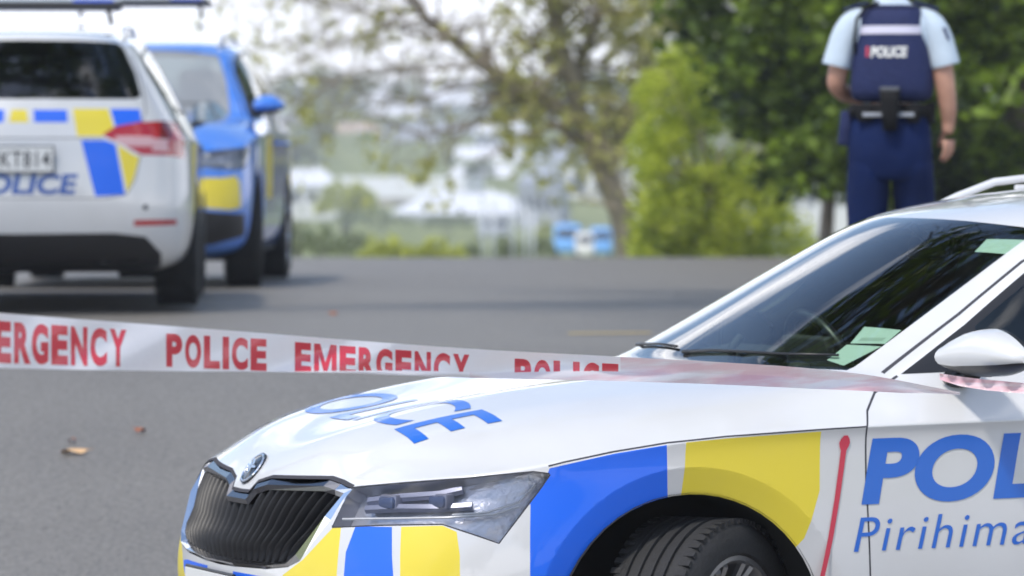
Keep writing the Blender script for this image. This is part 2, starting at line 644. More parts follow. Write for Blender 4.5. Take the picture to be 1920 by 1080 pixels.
def make_shell(kind):
    warp = SUV_WARP if kind == 'suv' else None
    W = (lambda p: tuple(SUV_WARP(Vector(p)))) if warp else (lambda p: p)
    bm = smooth_half(warp, 4 if kind == 'wagon' else 3)
    S = Shell()
    S.kind = kind
    # smooth reference for ray casts and normals
    bm.verts.ensure_lookup_table()
    ref_v = [v.co.copy() for v in bm.verts]
    ref_n = smooth_normals(bm)
    for i, v in enumerate(ref_v):                    # on the centre plane the normal has no sideways part
        if abs(v.y) < 1e-4:
            ref_n[i].y = 0
            ref_n[i].normalize()
    ref_f = [[v.index for v in f.verts] for f in bm.faces]
    S.bvh = BVHTree.FromPolygons(ref_v, ref_f)
    nv = len(ref_v)
    S.full = BVHTree.FromPolygons(ref_v + [Vector((v.x, -v.y, v.z)) for v in ref_v],
                                  ref_f + [[i + nv for i in f][::-1] for f in ref_f])
    reg = bm.faces.layers.int.new('reg')
    disp = bm.verts.layers.int.new('disp')
    for f in bm.faces:
        f[reg] = WSCREEN if f.material_index == 1 else PAINT
    XA, ZA, RA, RB = (.955, .330, .372, .442) if kind == 'wagon' else (.93, .355, .40, .47)
    XB = 3.79 if kind == 'wagon' else 3.70
    for f in bm.faces:
        c = f.calc_center_median()
        if c.x > 4.40 and c.y < .70 and c.z < (.30 if kind == 'wagon' else .34):
            f[reg] = LOWER
    # --- wheel arches: outer flare line, then the opening
    for xc in (XA, XB):
        side = [f for f in bm.faces if f.calc_center_median().y > .7]
        cut(bm, reg, circle_pts(xc, ZA, RB), DS, 0, mark=False)
        hole = cut(bm, reg, circle_pts(xc, ZA, RA), DS, 99)
        bmesh.ops.delete(bm, geom=hole, context='FACES')
        for v in bm.verts:
            if v.co.y > .7 and v.co.z < .95:
                r = sqrt((v.co.x - xc) ** 2 + (v.co.z - ZA) ** 2)
                if r < RB - 1e-4:
                    t = (RB - r) / (RB - RA)
                    v.co.y -= .020 * t
                    v[disp] = 1
    # faces hanging below the sill inside the wheel circle
    cut_dn = [f for f in bm.faces if f.calc_center_median().z < ZA and f.calc_center_median().y > .6 and
              min(abs(f.calc_center_median().x - XA), abs(f.calc_center_median().x - XB)) < RA - .01]
    bmesh.ops.delete(bm, geom=cut_dn, context='FACES')
    loose = [v for v in bm.verts if not v.link_faces]
    bmesh.ops.delete(bm, geom=loose, context='VERTS')
    if kind == 'wagon':
        hl = [(.172, .551, .727), (.267, .695, .745), (.395, .805, .758), (.541, .87, .772), (.58, .881, .766), (.558, .879, .736), (.5, .878, .668), (.444, .873, .600), (.384, .846, .624), (.322, .805, .648), (.208, .695, .643), (.125, .547, .631), (.148, .557, .682)]
        gr = [(.07, -.01, .688), (.079, .065, .690), (.093, .085, .716), (.108, .157, .732), (.161, .447, .744), (.168, .506, .737), (.179, .562, .727), (.126, .536, .647), (.071, .458, .54), (.056, .411, .522), (.036, .306, .510), (.019, .109, .503), (.0, -.01, .500)]
        low = [(0, -.01, .395), (.0, .30, .395), (.05, .50, .38), (.12, .60, .30), (.12, .60, .245), (.05, -.01, .245)]
        rglass = [(4.7, -.01, 1.085), (4.66, .60, 1.085), (4.64, .635, 1.10), (4.6, .60, 1.22), (4.52, .535, 1.355), (4.5, .50, 1.378), (4.5, .3, 1.385), (4.5, -.01, 1.388)]
        tail_in = [(4.8, .430, .902), (4.8, .52, .945), (4.75, .64, .968), (4.7, .80, .975), (4.6, .93, .972), (4.6, .93, .785), (4.7, .80, .797), (4.75, .62, .800), (4.8, .52, .862)]
    else:
        f_ = lambda L: [W(p) for p in L]
        hl = f_([(.172, .551, .722), (.30, .72, .742), (.45, .84, .755), (.60, .885, .768), (.52, .878, .70), (.42, .865, .645), (.32, .805, .635), (.20, .69, .640), (.135, .552, .655)])
        gr = f_([(.07, -.01, .685), (.12, .30, .705), (.165, .50, .715), (.15, .52, .66), (.07, .46, .56), (.03, .30, .53), (.0, -.01, .53)])
        low = f_([(0, -.01, .46), (.03, .45, .46), (.12, .70, .44), (.28, .86, .43), (.28, .86, .31), (.12, .66, .26), (.05, -.01, .25)])
        rglass = f_([(4.7, -.01, 1.085), (4.66, .60, 1.085), (4.52, .535, 1.355), (4.5, -.01, 1.388)])
        tail_in = f_([(4.8, .430, .902), (4.8, .52, .945), (4.7, .80, .975), (4.6, .93, .972), (4.6, .93, .785), (4.7, .80, .797), (4.8, .52, .862)])
    cut(bm, reg, gr, DF, GRILLE)
    cut(bm, reg, ribbon([(p[0], p[1], p[2] + .004) for p in gr[0:7]], .009, DF), DF, GAPC)
    cut(bm, reg, hl, DV, LAMP)
    if kind == 'wagon':
        hs = [Vector(p) for p in hl]
        cut(bm, reg, ribbon(hs[0:5], .006, DV), DV, GAPC)
        cut(bm, reg, ribbon(hs[4:12], .007, DV), DV, GAPC)
    cut(bm, reg, low, DF, LOWER)
    cut(bm, reg, rglass, DR, BACKGLASS)
    cut(bm, reg, tail_in, (-.8, -.6, 0), TAIL)
    # windows
    wf = [W(p) for p in [(1.61, .799, .982), (1.84, .721, 1.104), (2.058, .645, 1.232), (2.20, .61, 1.292), (2.42, .61, 1.345), (2.75, .61, 1.378), (3.2, .61, 1.386), (3.7, .61, 1.376), (4.05, .6, 1.352), (4.28, .6, 1.318), (4.40, .6, 1.24), (4.42, .6, 1.12), (4.32, .7, 1.035), (4.15, .8, 1.018), (3.4, .8, 1.008), (2.6, .8, .998), (2.0, .8, .990)]]
    cut(bm, reg, wf, DS, WFRAME)
    win1 = [W(p) for p in [(1.84, .8, 1.005), (1.86, .72, 1.098), (2.06, .65, 1.212), (2.21, .6, 1.272), (2.43, .6, 1.325), (2.50, .6, 1.332), (2.49, .7, 1.012)]]
    win2 = [W(p) for p in [(2.59, .8, 1.014), (2.60, .6, 1.343), (2.8, .6, 1.358), (3.2, .6, 1.366), (3.42, .6, 1.362), (3.58, .8, 1.026)]]
    win3 = [W(p) for p in [(3.66, .8, 1.030), (3.50, .6, 1.360), (3.7, .6, 1.356), (4.04, .6, 1.332), (4.25, .6, 1.300), (4.36, .6, 1.235), (4.38, .6, 1.13), (4.29, .7, 1.058), (4.13, .8, 1.040)]]
    cut(bm, reg, win1, DS, FGLASS, only=(WFRAME,))
    cut(bm, reg, win2, DS, RGLASS, only=(WFRAME,))
    cut(bm, reg, win3, DS, QGLASS, only=(WFRAME,))
    # lower black valance at the rear
    cut(bm, reg, [W(p) for p in [(4.8, -.01, .400), (4.8, .5, .405), (4.75, .66, .385), (4.7, .74, .30), (4.7, .73, .10), (4.8, -.01, .10)]], DR, LOWER)
    cut(bm, reg, [W(p) for p in [(4.8, .60, .470), (4.7, .84, .472), (4.7, .845, .446), (4.8, .60, .440)]], (-.9, -.43, 0), REFL)
    # panel gaps
    gw = .005
    shut = [W(p) for p in [(1.60, .80, .978), (1.515, .832, .939), (1.467, .883, .896), (1.443, .927, .858), (1.442, .921, .721), (1.453, .918, .478), (1.47, .9, .30), (1.50, .9, .24)]]
    cut(bm, reg, ribbon(shut, gw, DS), DS, GAPC)
    bon = [W(p) for p in [(.578, .886, .786), (.62, .893, .795), (.75, .905, .817), (.889, .915, .8345), (1.05, .92, .846), (1.314, .926, .855), (1.441, .927, .858)]]
    cut(bm, reg, ribbon(bon, .004, DS), DS, GAPC)
    for xx in (2.54, 3.40):
        L = [(xx, .87, .985), (xx - .01, .93, .86), (xx + (.0 if xx < 3 else .02), .92, .62), (xx + (.01 if xx < 3 else -.10), .91, .42), (xx + (.02 if xx < 3 else -.20), .9, .25)]
        cut(bm, reg, ribbon([W(p) for p in L], gw, DS), DS, GAPC)
    cut(bm, reg, ribbon([W(p) for p in [(1.50, .9, .27), (2.5, .9, .265), (3.2, .9, .27)]], gw, DS), DS, GAPC)
    pl = [W(p) for p in [(1.573, .783, .985), (1.842, .688, 1.129), (2.073, .62, 1.262), (2.22, .6, 1.322)]]
    cut(bm, reg, ribbon(pl, .005, DS), DS, GAPC)
    # tailgate seams
    cut(bm, reg, ribbon([W(p) for p in [(4.8, -.01, .885), (4.8, .44, .885), ]], gw, DR), DR, GAPC)
    cut(bm, reg, ribbon([W(p) for p in [(4.8, -.01, .580), (4.8, .45, .580), (4.8, .56, .600), (4.8, .61, .68), (4.8, .635, .80)]], gw, DR), DR, GAPC)
    cut(bm, reg, ribbon([W(p) for p in [(4.8, .64, .97), (4.8, .66, 1.02), (4.7, .65, 1.10), (4.6, .62, 1.22), (4.6, .56, 1.35)]], gw, DR), DR, GAPC)
    # livery
    if kind == 'wagon':
        cut(bm, reg, [(.577, .889, .7815), (.75, .9, .8125), (.889, .91, .8295), (.888, .915, .70), (.874, .915, .62), (.52, .90, .40), (.517, .898, .521), (.522, .889, .62), (.528, .88, .694), (.512, .883, .683), (.547, .880, .722), (.566, .885, .752)], DV, BLUE)
        cut(bm, reg, [(.940, .911, .8345), (1.05, .92, .841), (1.314, .926, .850), (1.310, .921, .70), (1.27, .922, .579), (1.20, .92, .50), (.95, .92, .60), (.933, .916, .70)], DS, YELLOW)
        cut(bm, reg, [(.049, .391, .501), (.075, .470, .545), (.130, .542, .628), (.139, .577, .634), (.126, .588, .56), (.116, .598, .50), (.07, .57, .38), (.0, .45, .38), (.02, .37, .44)], DV, YELLOW)
        cut(bm, reg, [(.160, .622, .6355), (.222, .715, .638), (.212, .738, .57), (.212, .748, .50), (.19, .74, .40), (.12, .64, .40), (.128, .617, .50), (.140, .605, .57)], DV, BLUE)
        cut(bm, reg, [(.239, .734, .639), (.322, .805, .643), (.35, .828, .628), (.353, .84, .57), (.349, .848, .50), (.34, .85, .40), (.21, .76, .40), (.224, .761, .50), (.228, .752, .57)], DV, YELLOW)
        cut(bm, reg, [(.0, .10, .49), (.0, .30, .49), (.03, .36, .485), (.02, .37, .41), (0, .1, .41)], DF, BLUE)
        # rear livery
        cut(bm, reg, [(4.8, -.12, 1.03), (4.8, .04, 1.03), (4.8, .05, .965), (4.8, -.12, .965)], DR, YELLOW)
        cut(bm, reg, [(4.8, .075, 1.03), (4.8, .25, 1.03), (4.8, .255, .965), (4.8, .08, .965)], DR, BLUE)
        cut(bm, reg, [(4.8, .28, 1.035), (4.8, .465, 1.035), (4.8, .50, .925), (4.8, .44, .895), (4.8, .305, .895)], DR, YELLOW)
        cut(bm, reg, [(4.8, .475, 1.035), (4.8, .630, 1.035), (4.8, .64, .970), (4.8, .52, .948), (4.8, .508, .93)], DR, BLUE)
        cut(bm, reg, [(4.8, .325, .875), (4.8, .45, .875), (4.8, .505, .855), (4.8, .555, .600), (4.8, .40, .590)], DR, BLUE)
        cut(bm, reg, [(4.8, .515, .853), (4.8, .60, .80), (4.8, .628, .79), (4.8, .60, .68), (4.8, .565, .61)], DR, YELLOW)
        # rear quarter chequers on the sides
        cut(bm, reg, [(3.42, .93, .855), (3.80, .93, .858), (3.78, .93, .60), (3.45, .93, .60)], DS, BLUE)
        cut(bm, reg, [(3.86, .93, .858), (4.3, .93, .862), (4.3, .93, .50), (3.84, .93, .60)], DS, YELLOW)
    else:
        cut(bm, reg, [W(p) for p in [(.13, .58, .60), (.22, .715, .60), (.31, .81, .61), (.33, .835, .58), (.32, .845, .46), (.22, .78, .45), (.12, .64, .46)]], DV, YELLOW)
        cut(bm, reg, [W(p) for p in [(1.55, .9, .84), (2.1, .91, .85), (2.05, .91, .50), (1.50, .9, .50)]], DS, YELLOW)
        cut(bm, reg, [W(p) for p in [(4.05, .9, .86), (4.45, .91, .86), (4.4, .91, .50), (4.0, .9, .50)]], DS, YELLOW)
    # bonnet and doors become parts of their own
    for f in bm.faces:
        f.tag = False
    S.bm, S.reg, S.disp = bm, reg, disp
    S.ref = (ref_v, ref_n, ref_f)
    S.arch = (XA, XB, ZA, RA)
    S.polys = dict(hl=hl, gr=gr, tail=tail_in, wf=wf)
    return S


P_CODE_WHITE = 40


def SUV_WARP(p):
    T = ((0, .03), (.2, .215), (.42, .47), (.56, .66), (.70, .86), (.80, .955), (.99, 1.14), (1.20, 1.395), (1.385, 1.60), (1.48, 1.69))
    z = p.z
    for (a, b), (c, d) in zip(T, T[1:]):
        if z <= c or c == 1.48:
            z = b + (z - a) * (d - b) / (c - a)
            break
    return Vector((p.x * .967, p.y * 1.005 * (1.04 if p.z > 1.05 else 1.0), z))


# ------------------------------------------------------------------ shell -> separate part meshes
def shell_normals(S):
    rv, rn, rf = S.ref
    out = {}
    for v in S.bm.verts:
        if v[S.disp]:
            out[v.index] = None
            continue
        loc, n, idx, dist = S.bvh.find_nearest(v.co)
        acc = Vector((0, 0, 0))
        for i in rf[idx]:
            w = 1.0 / ((rv[i] - v.co).length_squared + 1e-8)
            acc += rn[i] * w
        out[v.index] = acc.normalized()
    return out


def extract(S, test, sides, name, mats, midx, parent, push=0.0):
    """Mesh object from the shell faces that pass test; sides is any of 'L', 'R' (L mirrors the half shell)."""
    verts, faces, mi, nor = [], [], [], []
    F = [f for f in S.bm.faces if test(f)]
    if not F:
        return None
    for s in sides:
        m = {}
        sg = -1 if s == 'L' else 1
        for f in F:
            idx = []
            for v in f.verts:
                if v.index not in m:
                    m[v.index] = len(verts)
                    n = S.nrm[v.index]
                    co = v.co.copy()
                    if push and n is not None:
                        co -= n * push
                    verts.append((co.x, sg * co.y, co.z))
                    nor.append((0, 0, 0) if n is None else (n.x, sg * n.y, n.z))
                idx.append(m[v.index])
            if s == 'L':
                idx.reverse()
            faces.append(idx)
            mi.append(midx(f) if midx else 0)
    me = bpy.data.meshes.new(name)
    me.from_pydata(verts, [], faces)
    me.polygons.foreach_set('material_index', mi)
    me.polygons.foreach_set('use_smooth', [True] * len(faces))
    ln = [nor[l.vertex_index] for l in me.loops]
    o = link(name, me, mats, parent)
    me.normals_split_custom_set(ln)
    me.update()
    return o


def text_bm(txt, bold=0.0, shear=0.0, size=1.0, sx=1.0, space=1.0):
    cu = bpy.data.curves.new('txt', 'FONT')
    cu.body = txt
    cu.size = 1.0
    cu.shear = shear
    cu.offset = bold
    cu.space_character = space
    cu.resolution_u = 9
    o = bpy.data.objects.new('txt', cu)
    COL.objects.link(o)
    bpy.context.view_layer.update()
    me = bpy.data.meshes.new_from_object(o.evaluated_get(bpy.context.evaluated_depsgraph_get()))
    bpy.data.objects.remove(o)
    bm = bmesh.new()
    bm.from_mesh(me)
    bmesh.ops.remove_doubles(bm, verts=bm.verts, dist=1e-5)
    xs = [v.co.x for v in bm.verts]
    ys = [v.co.y for v in bm.verts]
    x0, x1, y0, y1 = min(xs), max(xs), min(ys), max(ys)
    for v in bm.verts:                               # unit box
        v.co = Vector(((v.co.x - x0) / (x1 - x0), (v.co.y - y0) / (y1 - y0), 0))
    return bm


def word_bm(txt, bold=.05, gap=.16):
    """condensed heavy lettering: every letter squeezed into its own slot, unit box overall"""
    out = bmesh.new()
    x = 0.0
    for ch in txt:
        w = {'I': .36, 'M': 1.25}.get(ch, .90)
        if ch == 'M':
            b = bmesh.new()
            f = b.faces.new([b.verts.new((p, q, 0)) for p, q in ((0, 0), (0, 1), (.27, 1), (.5, .40), (.73, 1), (1, 1), (1, 0), (.78, 0), (.78, .64), (.58, .12), (.42, .12), (.22, .64), (.22, 0))])
            bmesh.ops.triangulate(b, faces=[f])
        else:
            b = text_bm(ch, bold)
        for v in b.verts:
            v.co.x = x + v.co.x * w
        tmp = bpy.data.meshes.new('t')
        b.to_mesh(tmp)
        b.free()
        out.from_mesh(tmp)
        x += w + gap - (.09 if ch == 'R' else 0)
    x -= gap
    for v in out.verts:
        v.co.x /= x
    return out


def refine(bm, w, h, step):
    bmesh.ops.triangulate(bm, faces=bm.faces[:])
    for _ in range(6):
        es = [e for e in bm.edges if sqrt(((e.verts[0].co.x - e.verts[1].co.x) * w) ** 2 + ((e.verts[0].co.y - e.verts[1].co.y) * h) ** 2) > step]
        if not es:
            break
        bmesh.ops.subdivide_edges(bm, edges=es, cuts=1)
        bmesh.ops.triangulate(bm, faces=[f for f in bm.faces if len(f.verts) > 4])
    return bm


def decal(S, bm, O, U, V, D, name, m, parent, off=.0016):
    """Lay a flat mesh (unit box coords) on the car skin: p = O + x U + y V, dropped along D."""
    O, U, V, D = Vector(O), Vector(U), Vector(V), Vector(D).normalized()
    refine(bm, U.length, V.length, .03)
    bad = []
    for v in bm.verts:
        p = O + U * v.co.x + V * v.co.y
        loc, n, i, d = S.full.ray_cast(p - D * 1.0, D)
        if loc is None:
            bad.append(v)
            v.co = p
            continue
        if n.dot(D) > 0:
            n = -n
        v.co = loc + n * off
    bmesh.ops.delete(bm, geom=bad, context='VERTS')
    for f in bm.faces:
        f.normal_update()
        if f.normal.dot(D) > 0:
            f.normal_flip()
    return bm_obj(name, bm, m, parent)


def poly_bm(P):
    bm = bmesh.new()
    f = bm.faces.new([bm.verts.new((x, y, 0)) for x, y in P])
    bmesh.ops.triangulate(bm, faces=[f])
    return bm


def make_wheel(parent, x, y, z, r, steer=0.0, w=.235):
    """y<0 is the car's left; wheel is an Empty pivot-free mesh: tyre (part) with the rim as its sub-part."""
    sg = 1 if y > 0 else -1
    bm = bmesh.new()
    hw = w / 2
    rr = r * .69
    prof = [(-hw * .80, rr), (-hw * .98, rr + .012), (-hw * 1.02, rr + (r - rr) * .45), (-hw * .97, r - .028), (-hw * .88, r - .010), (-hw * .74, r - .002)]
    for g in (-.46, -.16, .16, .46):
        prof += [(hw * (g - .055), r), (hw * (g - .045), r - .009), (hw * (g + .045), r - .009), (hw * (g + .055), r)]
    prof += [(hw * .74, r - .002), (hw * .88, r - .010), (hw * .97, r - .028), (hw * 1.02, rr + (r - rr) * .45), (hw * .98, rr + .012), (hw * .80, rr)]
    add_lathe(bm, prof, 'y', 96)
    # tread sipes: small dark notches as narrow raised/lowered blocks round the shoulders
    for k in range(64):
        a = 2 * pi * k / 64
        for s in (-1, 1):
            c = Vector((cos(a) * (r - .0065), s * hw * .80, sin(a) * (r - .0065)))
            add_box(bm, c, (.012, .030, .017), Matrix.Rotation(-a, 4, 'Y'), mi=0)
    ty = bm_obj('tyre', bm, [M_RUBBER, M_GAP], parent)
    sharp(ty, 40)
    ty.location = (x, y, z)
    ty.rotation_euler = (0, 0, steer)
    bm = bmesh.new()
    o = sg * hw * .92
    add_lathe(bm, [(o, rr + .006), (o, rr - .006), (o - sg * .012, rr - .014), (o - sg * .05, rr - .020), (-o, rr - .03), (-o, rr + .004)], 'y', 64)
    for k in range(64):
        pass
    ns = 10
    for k in range(ns):
        a0 = 2 * pi * k / ns
        for off in (-.085, .085):
            pts = []
            for t in (0, .35, .7, 1):
                rad = .045 + (rr - .055) * t
                a = a0 + off * (1.1 - .9 * (1 - t))
                pts.append((rad * cos(a), o - sg * (.052 - .045 * t * t), rad * sin(a)))
            add_tube(bm, pts, [.016, .012, .011, .013], 6)
    add_lathe(bm, [(o - sg * .075, .075), (o - sg * .042, .070), (o - sg * .036, .035), (o - sg * .034, 0.001)], 'y', 32)
    add_lathe(bm, [(o - sg * .13, .16), (o - sg * .12, .16), (o - sg * .12, .02)], 'y', 48, mi=1)
    rim = bm_obj('rim', bm, [M_ALLOY, M_ALLOYDK], ty)
    sharp(rim, 40)
    return ty


def loop_offset(P, w):
    """Inset a closed 2D loop by w (positive = towards the inside, loop counter-clockwise)."""
    n = len(P)
    ar = sum(P[i][0] * P[(i + 1) % n][1] - P[(i + 1) % n][0] * P[i][1] for i in range(n))
    s = 1 if ar > 0 else -1
    out = []
    for i in range(n):
        a, b, c = Vector(P[i - 1]), Vector(P[i]), Vector(P[(i + 1) % n])
        t0, t1 = (b - a).normalized(), (c - b).normalized()
        n0 = Vector((-t0.y, t0.x)) * s
        n1 = Vector((-t1.y, t1.x)) * s
        m = (n0 + n1)
        m = m.normalized() if m.length > 1e-5 else n0
        ww = w[i] if isinstance(w, (list, tuple)) else w
        out.append(tuple(b + m * (ww / max(.45, m.dot(n0)))))
    return out


def make_grille(S, root, dx=0.0):
    gr = S.polys['gr'][1:-1]
    half = [Vector(p) for p in gr]
    loop = half + [Vector((p.x, -p.y, p.z)) for p in half[::-1]]
    P2 = [(p.y, p.z) for p in loop]
    w = [.030 if p.z > loop[0].z - .03 else (.036 if abs(p.y) > .44 else .016) for p in loop]
    I2 = loop_offset(P2, w)
    M2 = loop_offset(P2, [x * .55 for x in w])

    def xs(y, z):
        h = S.full.ray_cast(Vector((-1, y, z)), Vector((1, 0, 0)))[0]
        return h.x if h else .1
    bm = bmesh.new()
    rings = []
    O = [bm.verts.new(p + Vector((.001, 0, 0))) for p in loop]
    Mv = [bm.verts.new((loop[i].x * .45 + .55 * xs(*M2[i]) - .007, M2[i][0], M2[i][1])) for i in range(len(loop))]
    Iv = [bm.verts.new((xs(*I2[i]) + .012, I2[i][0], I2[i][1])) for i in range(len(loop))]
    Dv = [bm.verts.new((xs(*I2[i]) + .075, I2[i][0], I2[i][1])) for i in range(len(loop))]
    n = len(loop)
    for A, B, mi in ((O, Mv, 0), (Mv, Iv, 0), (Iv, Dv, 1)):
        for i in range(n):
            f = bm.faces.new((A[i], A[(i + 1) % n], B[(i + 1) % n], B[i]))
            top_ = min(loop[i].z, loop[(i + 1) % n].z) > loop[0].z - .03 and max(abs(loop[i].y), abs(loop[(i + 1) % n].y)) < .52
            f.material_index = 2 if (top_ and mi == 0) else mi
    bmesh.ops.recalc_face_normals(bm, faces=bm.faces)
    fr = bm_obj('grille_frame', bm, [M_CHROME, M_BLACK, M_DKCHROME], root, smooth=False)
    bm = bmesh.new()
    # backing
    zs = [p.z for p in loop]
    f = bm.faces.new([bm.verts.new((xs(*I2[i]) + .070, I2[i][0], I2[i][1])) for i in range(n)])
    bmesh.ops.triangulate(bm, faces=[f])
    edge_pts = I2[:n // 2]
    zb = min(p[1] for p in I2) + .002

    def yedge(z):
        e = [q for q in edge_pts if q[0] > .3]
        e.sort(key=lambda q: q[1])
        for a, b in zip(e, e[1:]):
            if a[1] <= z <= b[1]:
                return a[0] + (b[0] - a[0]) * (z - a[1]) / max(1e-6, b[1] - a[1])
        return e[0][0] if z < e[0][1] else e[-1][0]
    zt = max(p[1] for p in I2)
    slat_y = lambda z: .395 + .135 * (z - zb) / (zt - zb)
    N = 11
    for k in range(-N, N + 1):
        if k == 0:
            continue
        t = (abs(k) - .35) / (N + .1)
        sg = 1 if k > 0 else -1
        rows = []
        m = 9
        ins = [z for z in [zb - .004 + (zt - zb + .008) * q / 200 for q in range(201)] if in_poly(sg * t * slat_y(z), z, I2)]
        for j in range(m if ins else 0):
            z = ins[0] + (ins[-1] - ins[0]) * j / (m - 1)
            rows.append((sg * t * slat_y(z), z))
        if len(rows) < 2:
            continue
        prev = None
        for y, z in rows:
            x = xs(y, z) + .012 - .016 * max(0, 1 - abs(z - (zb + .045)) / .05)
            ring = [bm.verts.new((x, y, z)), bm.verts.new((x + .005, y + .0055, z)), bm.verts.new((x + .05, y + .007, z)), bm.verts.new((x + .05, y - .007, z)), bm.verts.new((x + .005, y - .0055, z))]
            if prev:
                for i in range(5):
                    bm.faces.new((prev[i], prev[(i + 1) % 5], ring[(i + 1) % 5], ring[i]))
            prev = ring
    bmesh.ops.recalc_face_normals(bm, faces=bm.faces)
    sharp(bm_obj('grille', bm, M_SLAT, root), 60)


def make_lamp(S, root, side, body_y=0):
    """Headlight: clear lens on the skin, silver housing behind it with two projectors and light strips."""
    sg = -1 if side == 'L' else 1
    code = lambda f: f[S.reg] == LAMP
    bm = bmesh.new()
    m = {}
    F = [f for f in S.bm.faces if code(f)]
    dep = Vector((.055, -.030, 0))
    for f in F:
        vs = []
        for v in f.verts:
            if v.index not in m:
                m[v.index] = (bm.verts.new(v.co - S.nrm[v.index] * .002), bm.verts.new(v.co - S.nrm[v.index] * .045 + Vector((.01, 0, 0))))
            vs.append(m[v.index])
        nf = bm.faces.new([a[1] for a in vs])
        nf.material_index = 0
    es = {}
    for f in F:
        for e in f.edges:
            es.setdefault(e.index, []).append(e)
    S.bm.edges.index_update()
    for f in F:
        for l in f.loops:
            e = l.edge
            if sum(1 for g in e.link_faces if code(g)) == 1:
                a, b = m[l.vert.index], m[l.link_loop_next.vert.index]
                nf = bm.faces.new((a[0], b[0], b[1], a[1]))
                nf.material_index = 1
    for v in list(bm.verts):
        if not v.link_faces:
            bm.verts.remove(v)

    def on(p, inset):
        """point on the skin nearest p, moved inwards"""
        loc, n, i, d = S.bvh.find_nearest(Vector(p))
        return loc - n * inset, n
    if S.kind == 'wagon':
        PR = [((.235, .66, .700), .026), ((.33, .765, .705), .026)]
        strips = [[(.15, .56, .650), (.24, .70, .656), (.34, .79, .660), (.44, .86, .672), (.50, .878, .690)],
                  [(.35, .80, .668), (.42, .85, .676), (.50, .876, .700), (.545, .879, .742)]]
        tops = [[(.20, .60, .700), (.26, .68, .712), (.33, .76, .724), (.38, .79, .735)], [(.20, .60, .675), (.26, .68, .680), (.33, .76, .684), (.40, .81, .69)]]
    else:
        W = lambda p: tuple(SUV_WARP(Vector(p)))
        PR = []
        strips = [[W(p) for p in [(.15, .56, .665), (.30, .75, .655), (.46, .87, .675), (.56, .88, .745)]]]
        tops = []
    for p, r in PR:
        c, n = on(p, .030)
        ax = Vector((-1, .35, 0)).normalized()
        q = ax.to_track_quat('Y', 'Z').to_matrix().to_4x4()
        b2 = bmesh.new()
        add_box(b2, (0, -.004, 0), (r * 2.5, .03, r * 1.5), None, .006, mi=2)
        add_box(b2, (0, .008, 0), (r * 2.2, .024, r * 1.2), None, .009, mi=3)
        bmesh.ops.transform(b2, matrix=Matrix.Translation(c) @ q, verts=b2.verts)
        tmp = bpy.data.meshes.new('t')
        b2.to_mesh(tmp)
        b2.free()
        bm.from_mesh(tmp)
    for L in strips:
        add_tube(bm, [on(p, .012)[0] for p in L], .0035 if S.kind == 'wagon' else .016, 6, mi=4)
    for L in tops:
        add_tube(bm, [on(p, .030)[0] for p in L], .012, 6, mi=2)
    if sg < 0:
        for v in bm.verts:
            v.co.y *= -1
        bmesh.ops.reverse_faces(bm, faces=bm.faces)
    hs = bm_obj('headlight', bm, [M_LAMPIN, M_LAMPWALL, M_LAMPDK, M_PROJ, M_DRL], root)
    sharp(hs, 40)
    extract(S, code, side, 'lens', [M_LENS], None, hs)
    return hs


M_DKCHROME = mat('dark_chrome', (0.16, 0.16, 0.18), 0.12, metal=1.0)
M_SLAT = mat('grille_slat', (0.014, 0.014, 0.016), 0.42, spec=.35)
M_LAMPIN = mat('lamp_reflector', (0.56, 0.56, 0.61), 0.30, metal=0.6, bump=0.9, bscale=18)
M_LAMPWALL = mat('lamp_wall', (0.55, 0.55, 0.60), 0.35, metal=0.5)
M_LAMPDK = mat('lamp_bezel', (0.28, 0.29, 0.38), 0.3, metal=0.3)
M_PROJ = mat('projector_glass', (0.10, 0.13, 0.24), 0.06, coat=1.0)
M_DRL = mat('light_guide', (0.78, 0.78, 0.80), 0.25)
M_MIRGLASS = mat('mirror_glass', (0.75, 0.78, 0.78), 0.03, metal=1.0)
M_PLATE = mat('plate_white', (0.72, 0.72, 0.70), 0.4)
M_INK = mat('plate_ink', (0.05, 0.05, 0.055), 0.5)
M_LETBLUE = mat('letter_blue', (0.012, 0.13, 0.56), 0.30, coat=0.6)
M_LETDARK = mat('letter_deep_blue', (0.02, 0.08, 0.33), 0.35, coat=0.5)
M_RED = mat('red_tape', (0.55, 0.035, 0.07), 0.45, coat=0.4)
M_PAPER = mat('sticker_paper', (0.55, 0.68, 0.62), 0.6)
M_PAPER2 = mat('sticker_print', (0.40, 0.50, 0.44), 0.6)
M_SKYLENS = mat('blue_lens', (0.02, 0.08, 0.5), 0.1, coat=1.0)


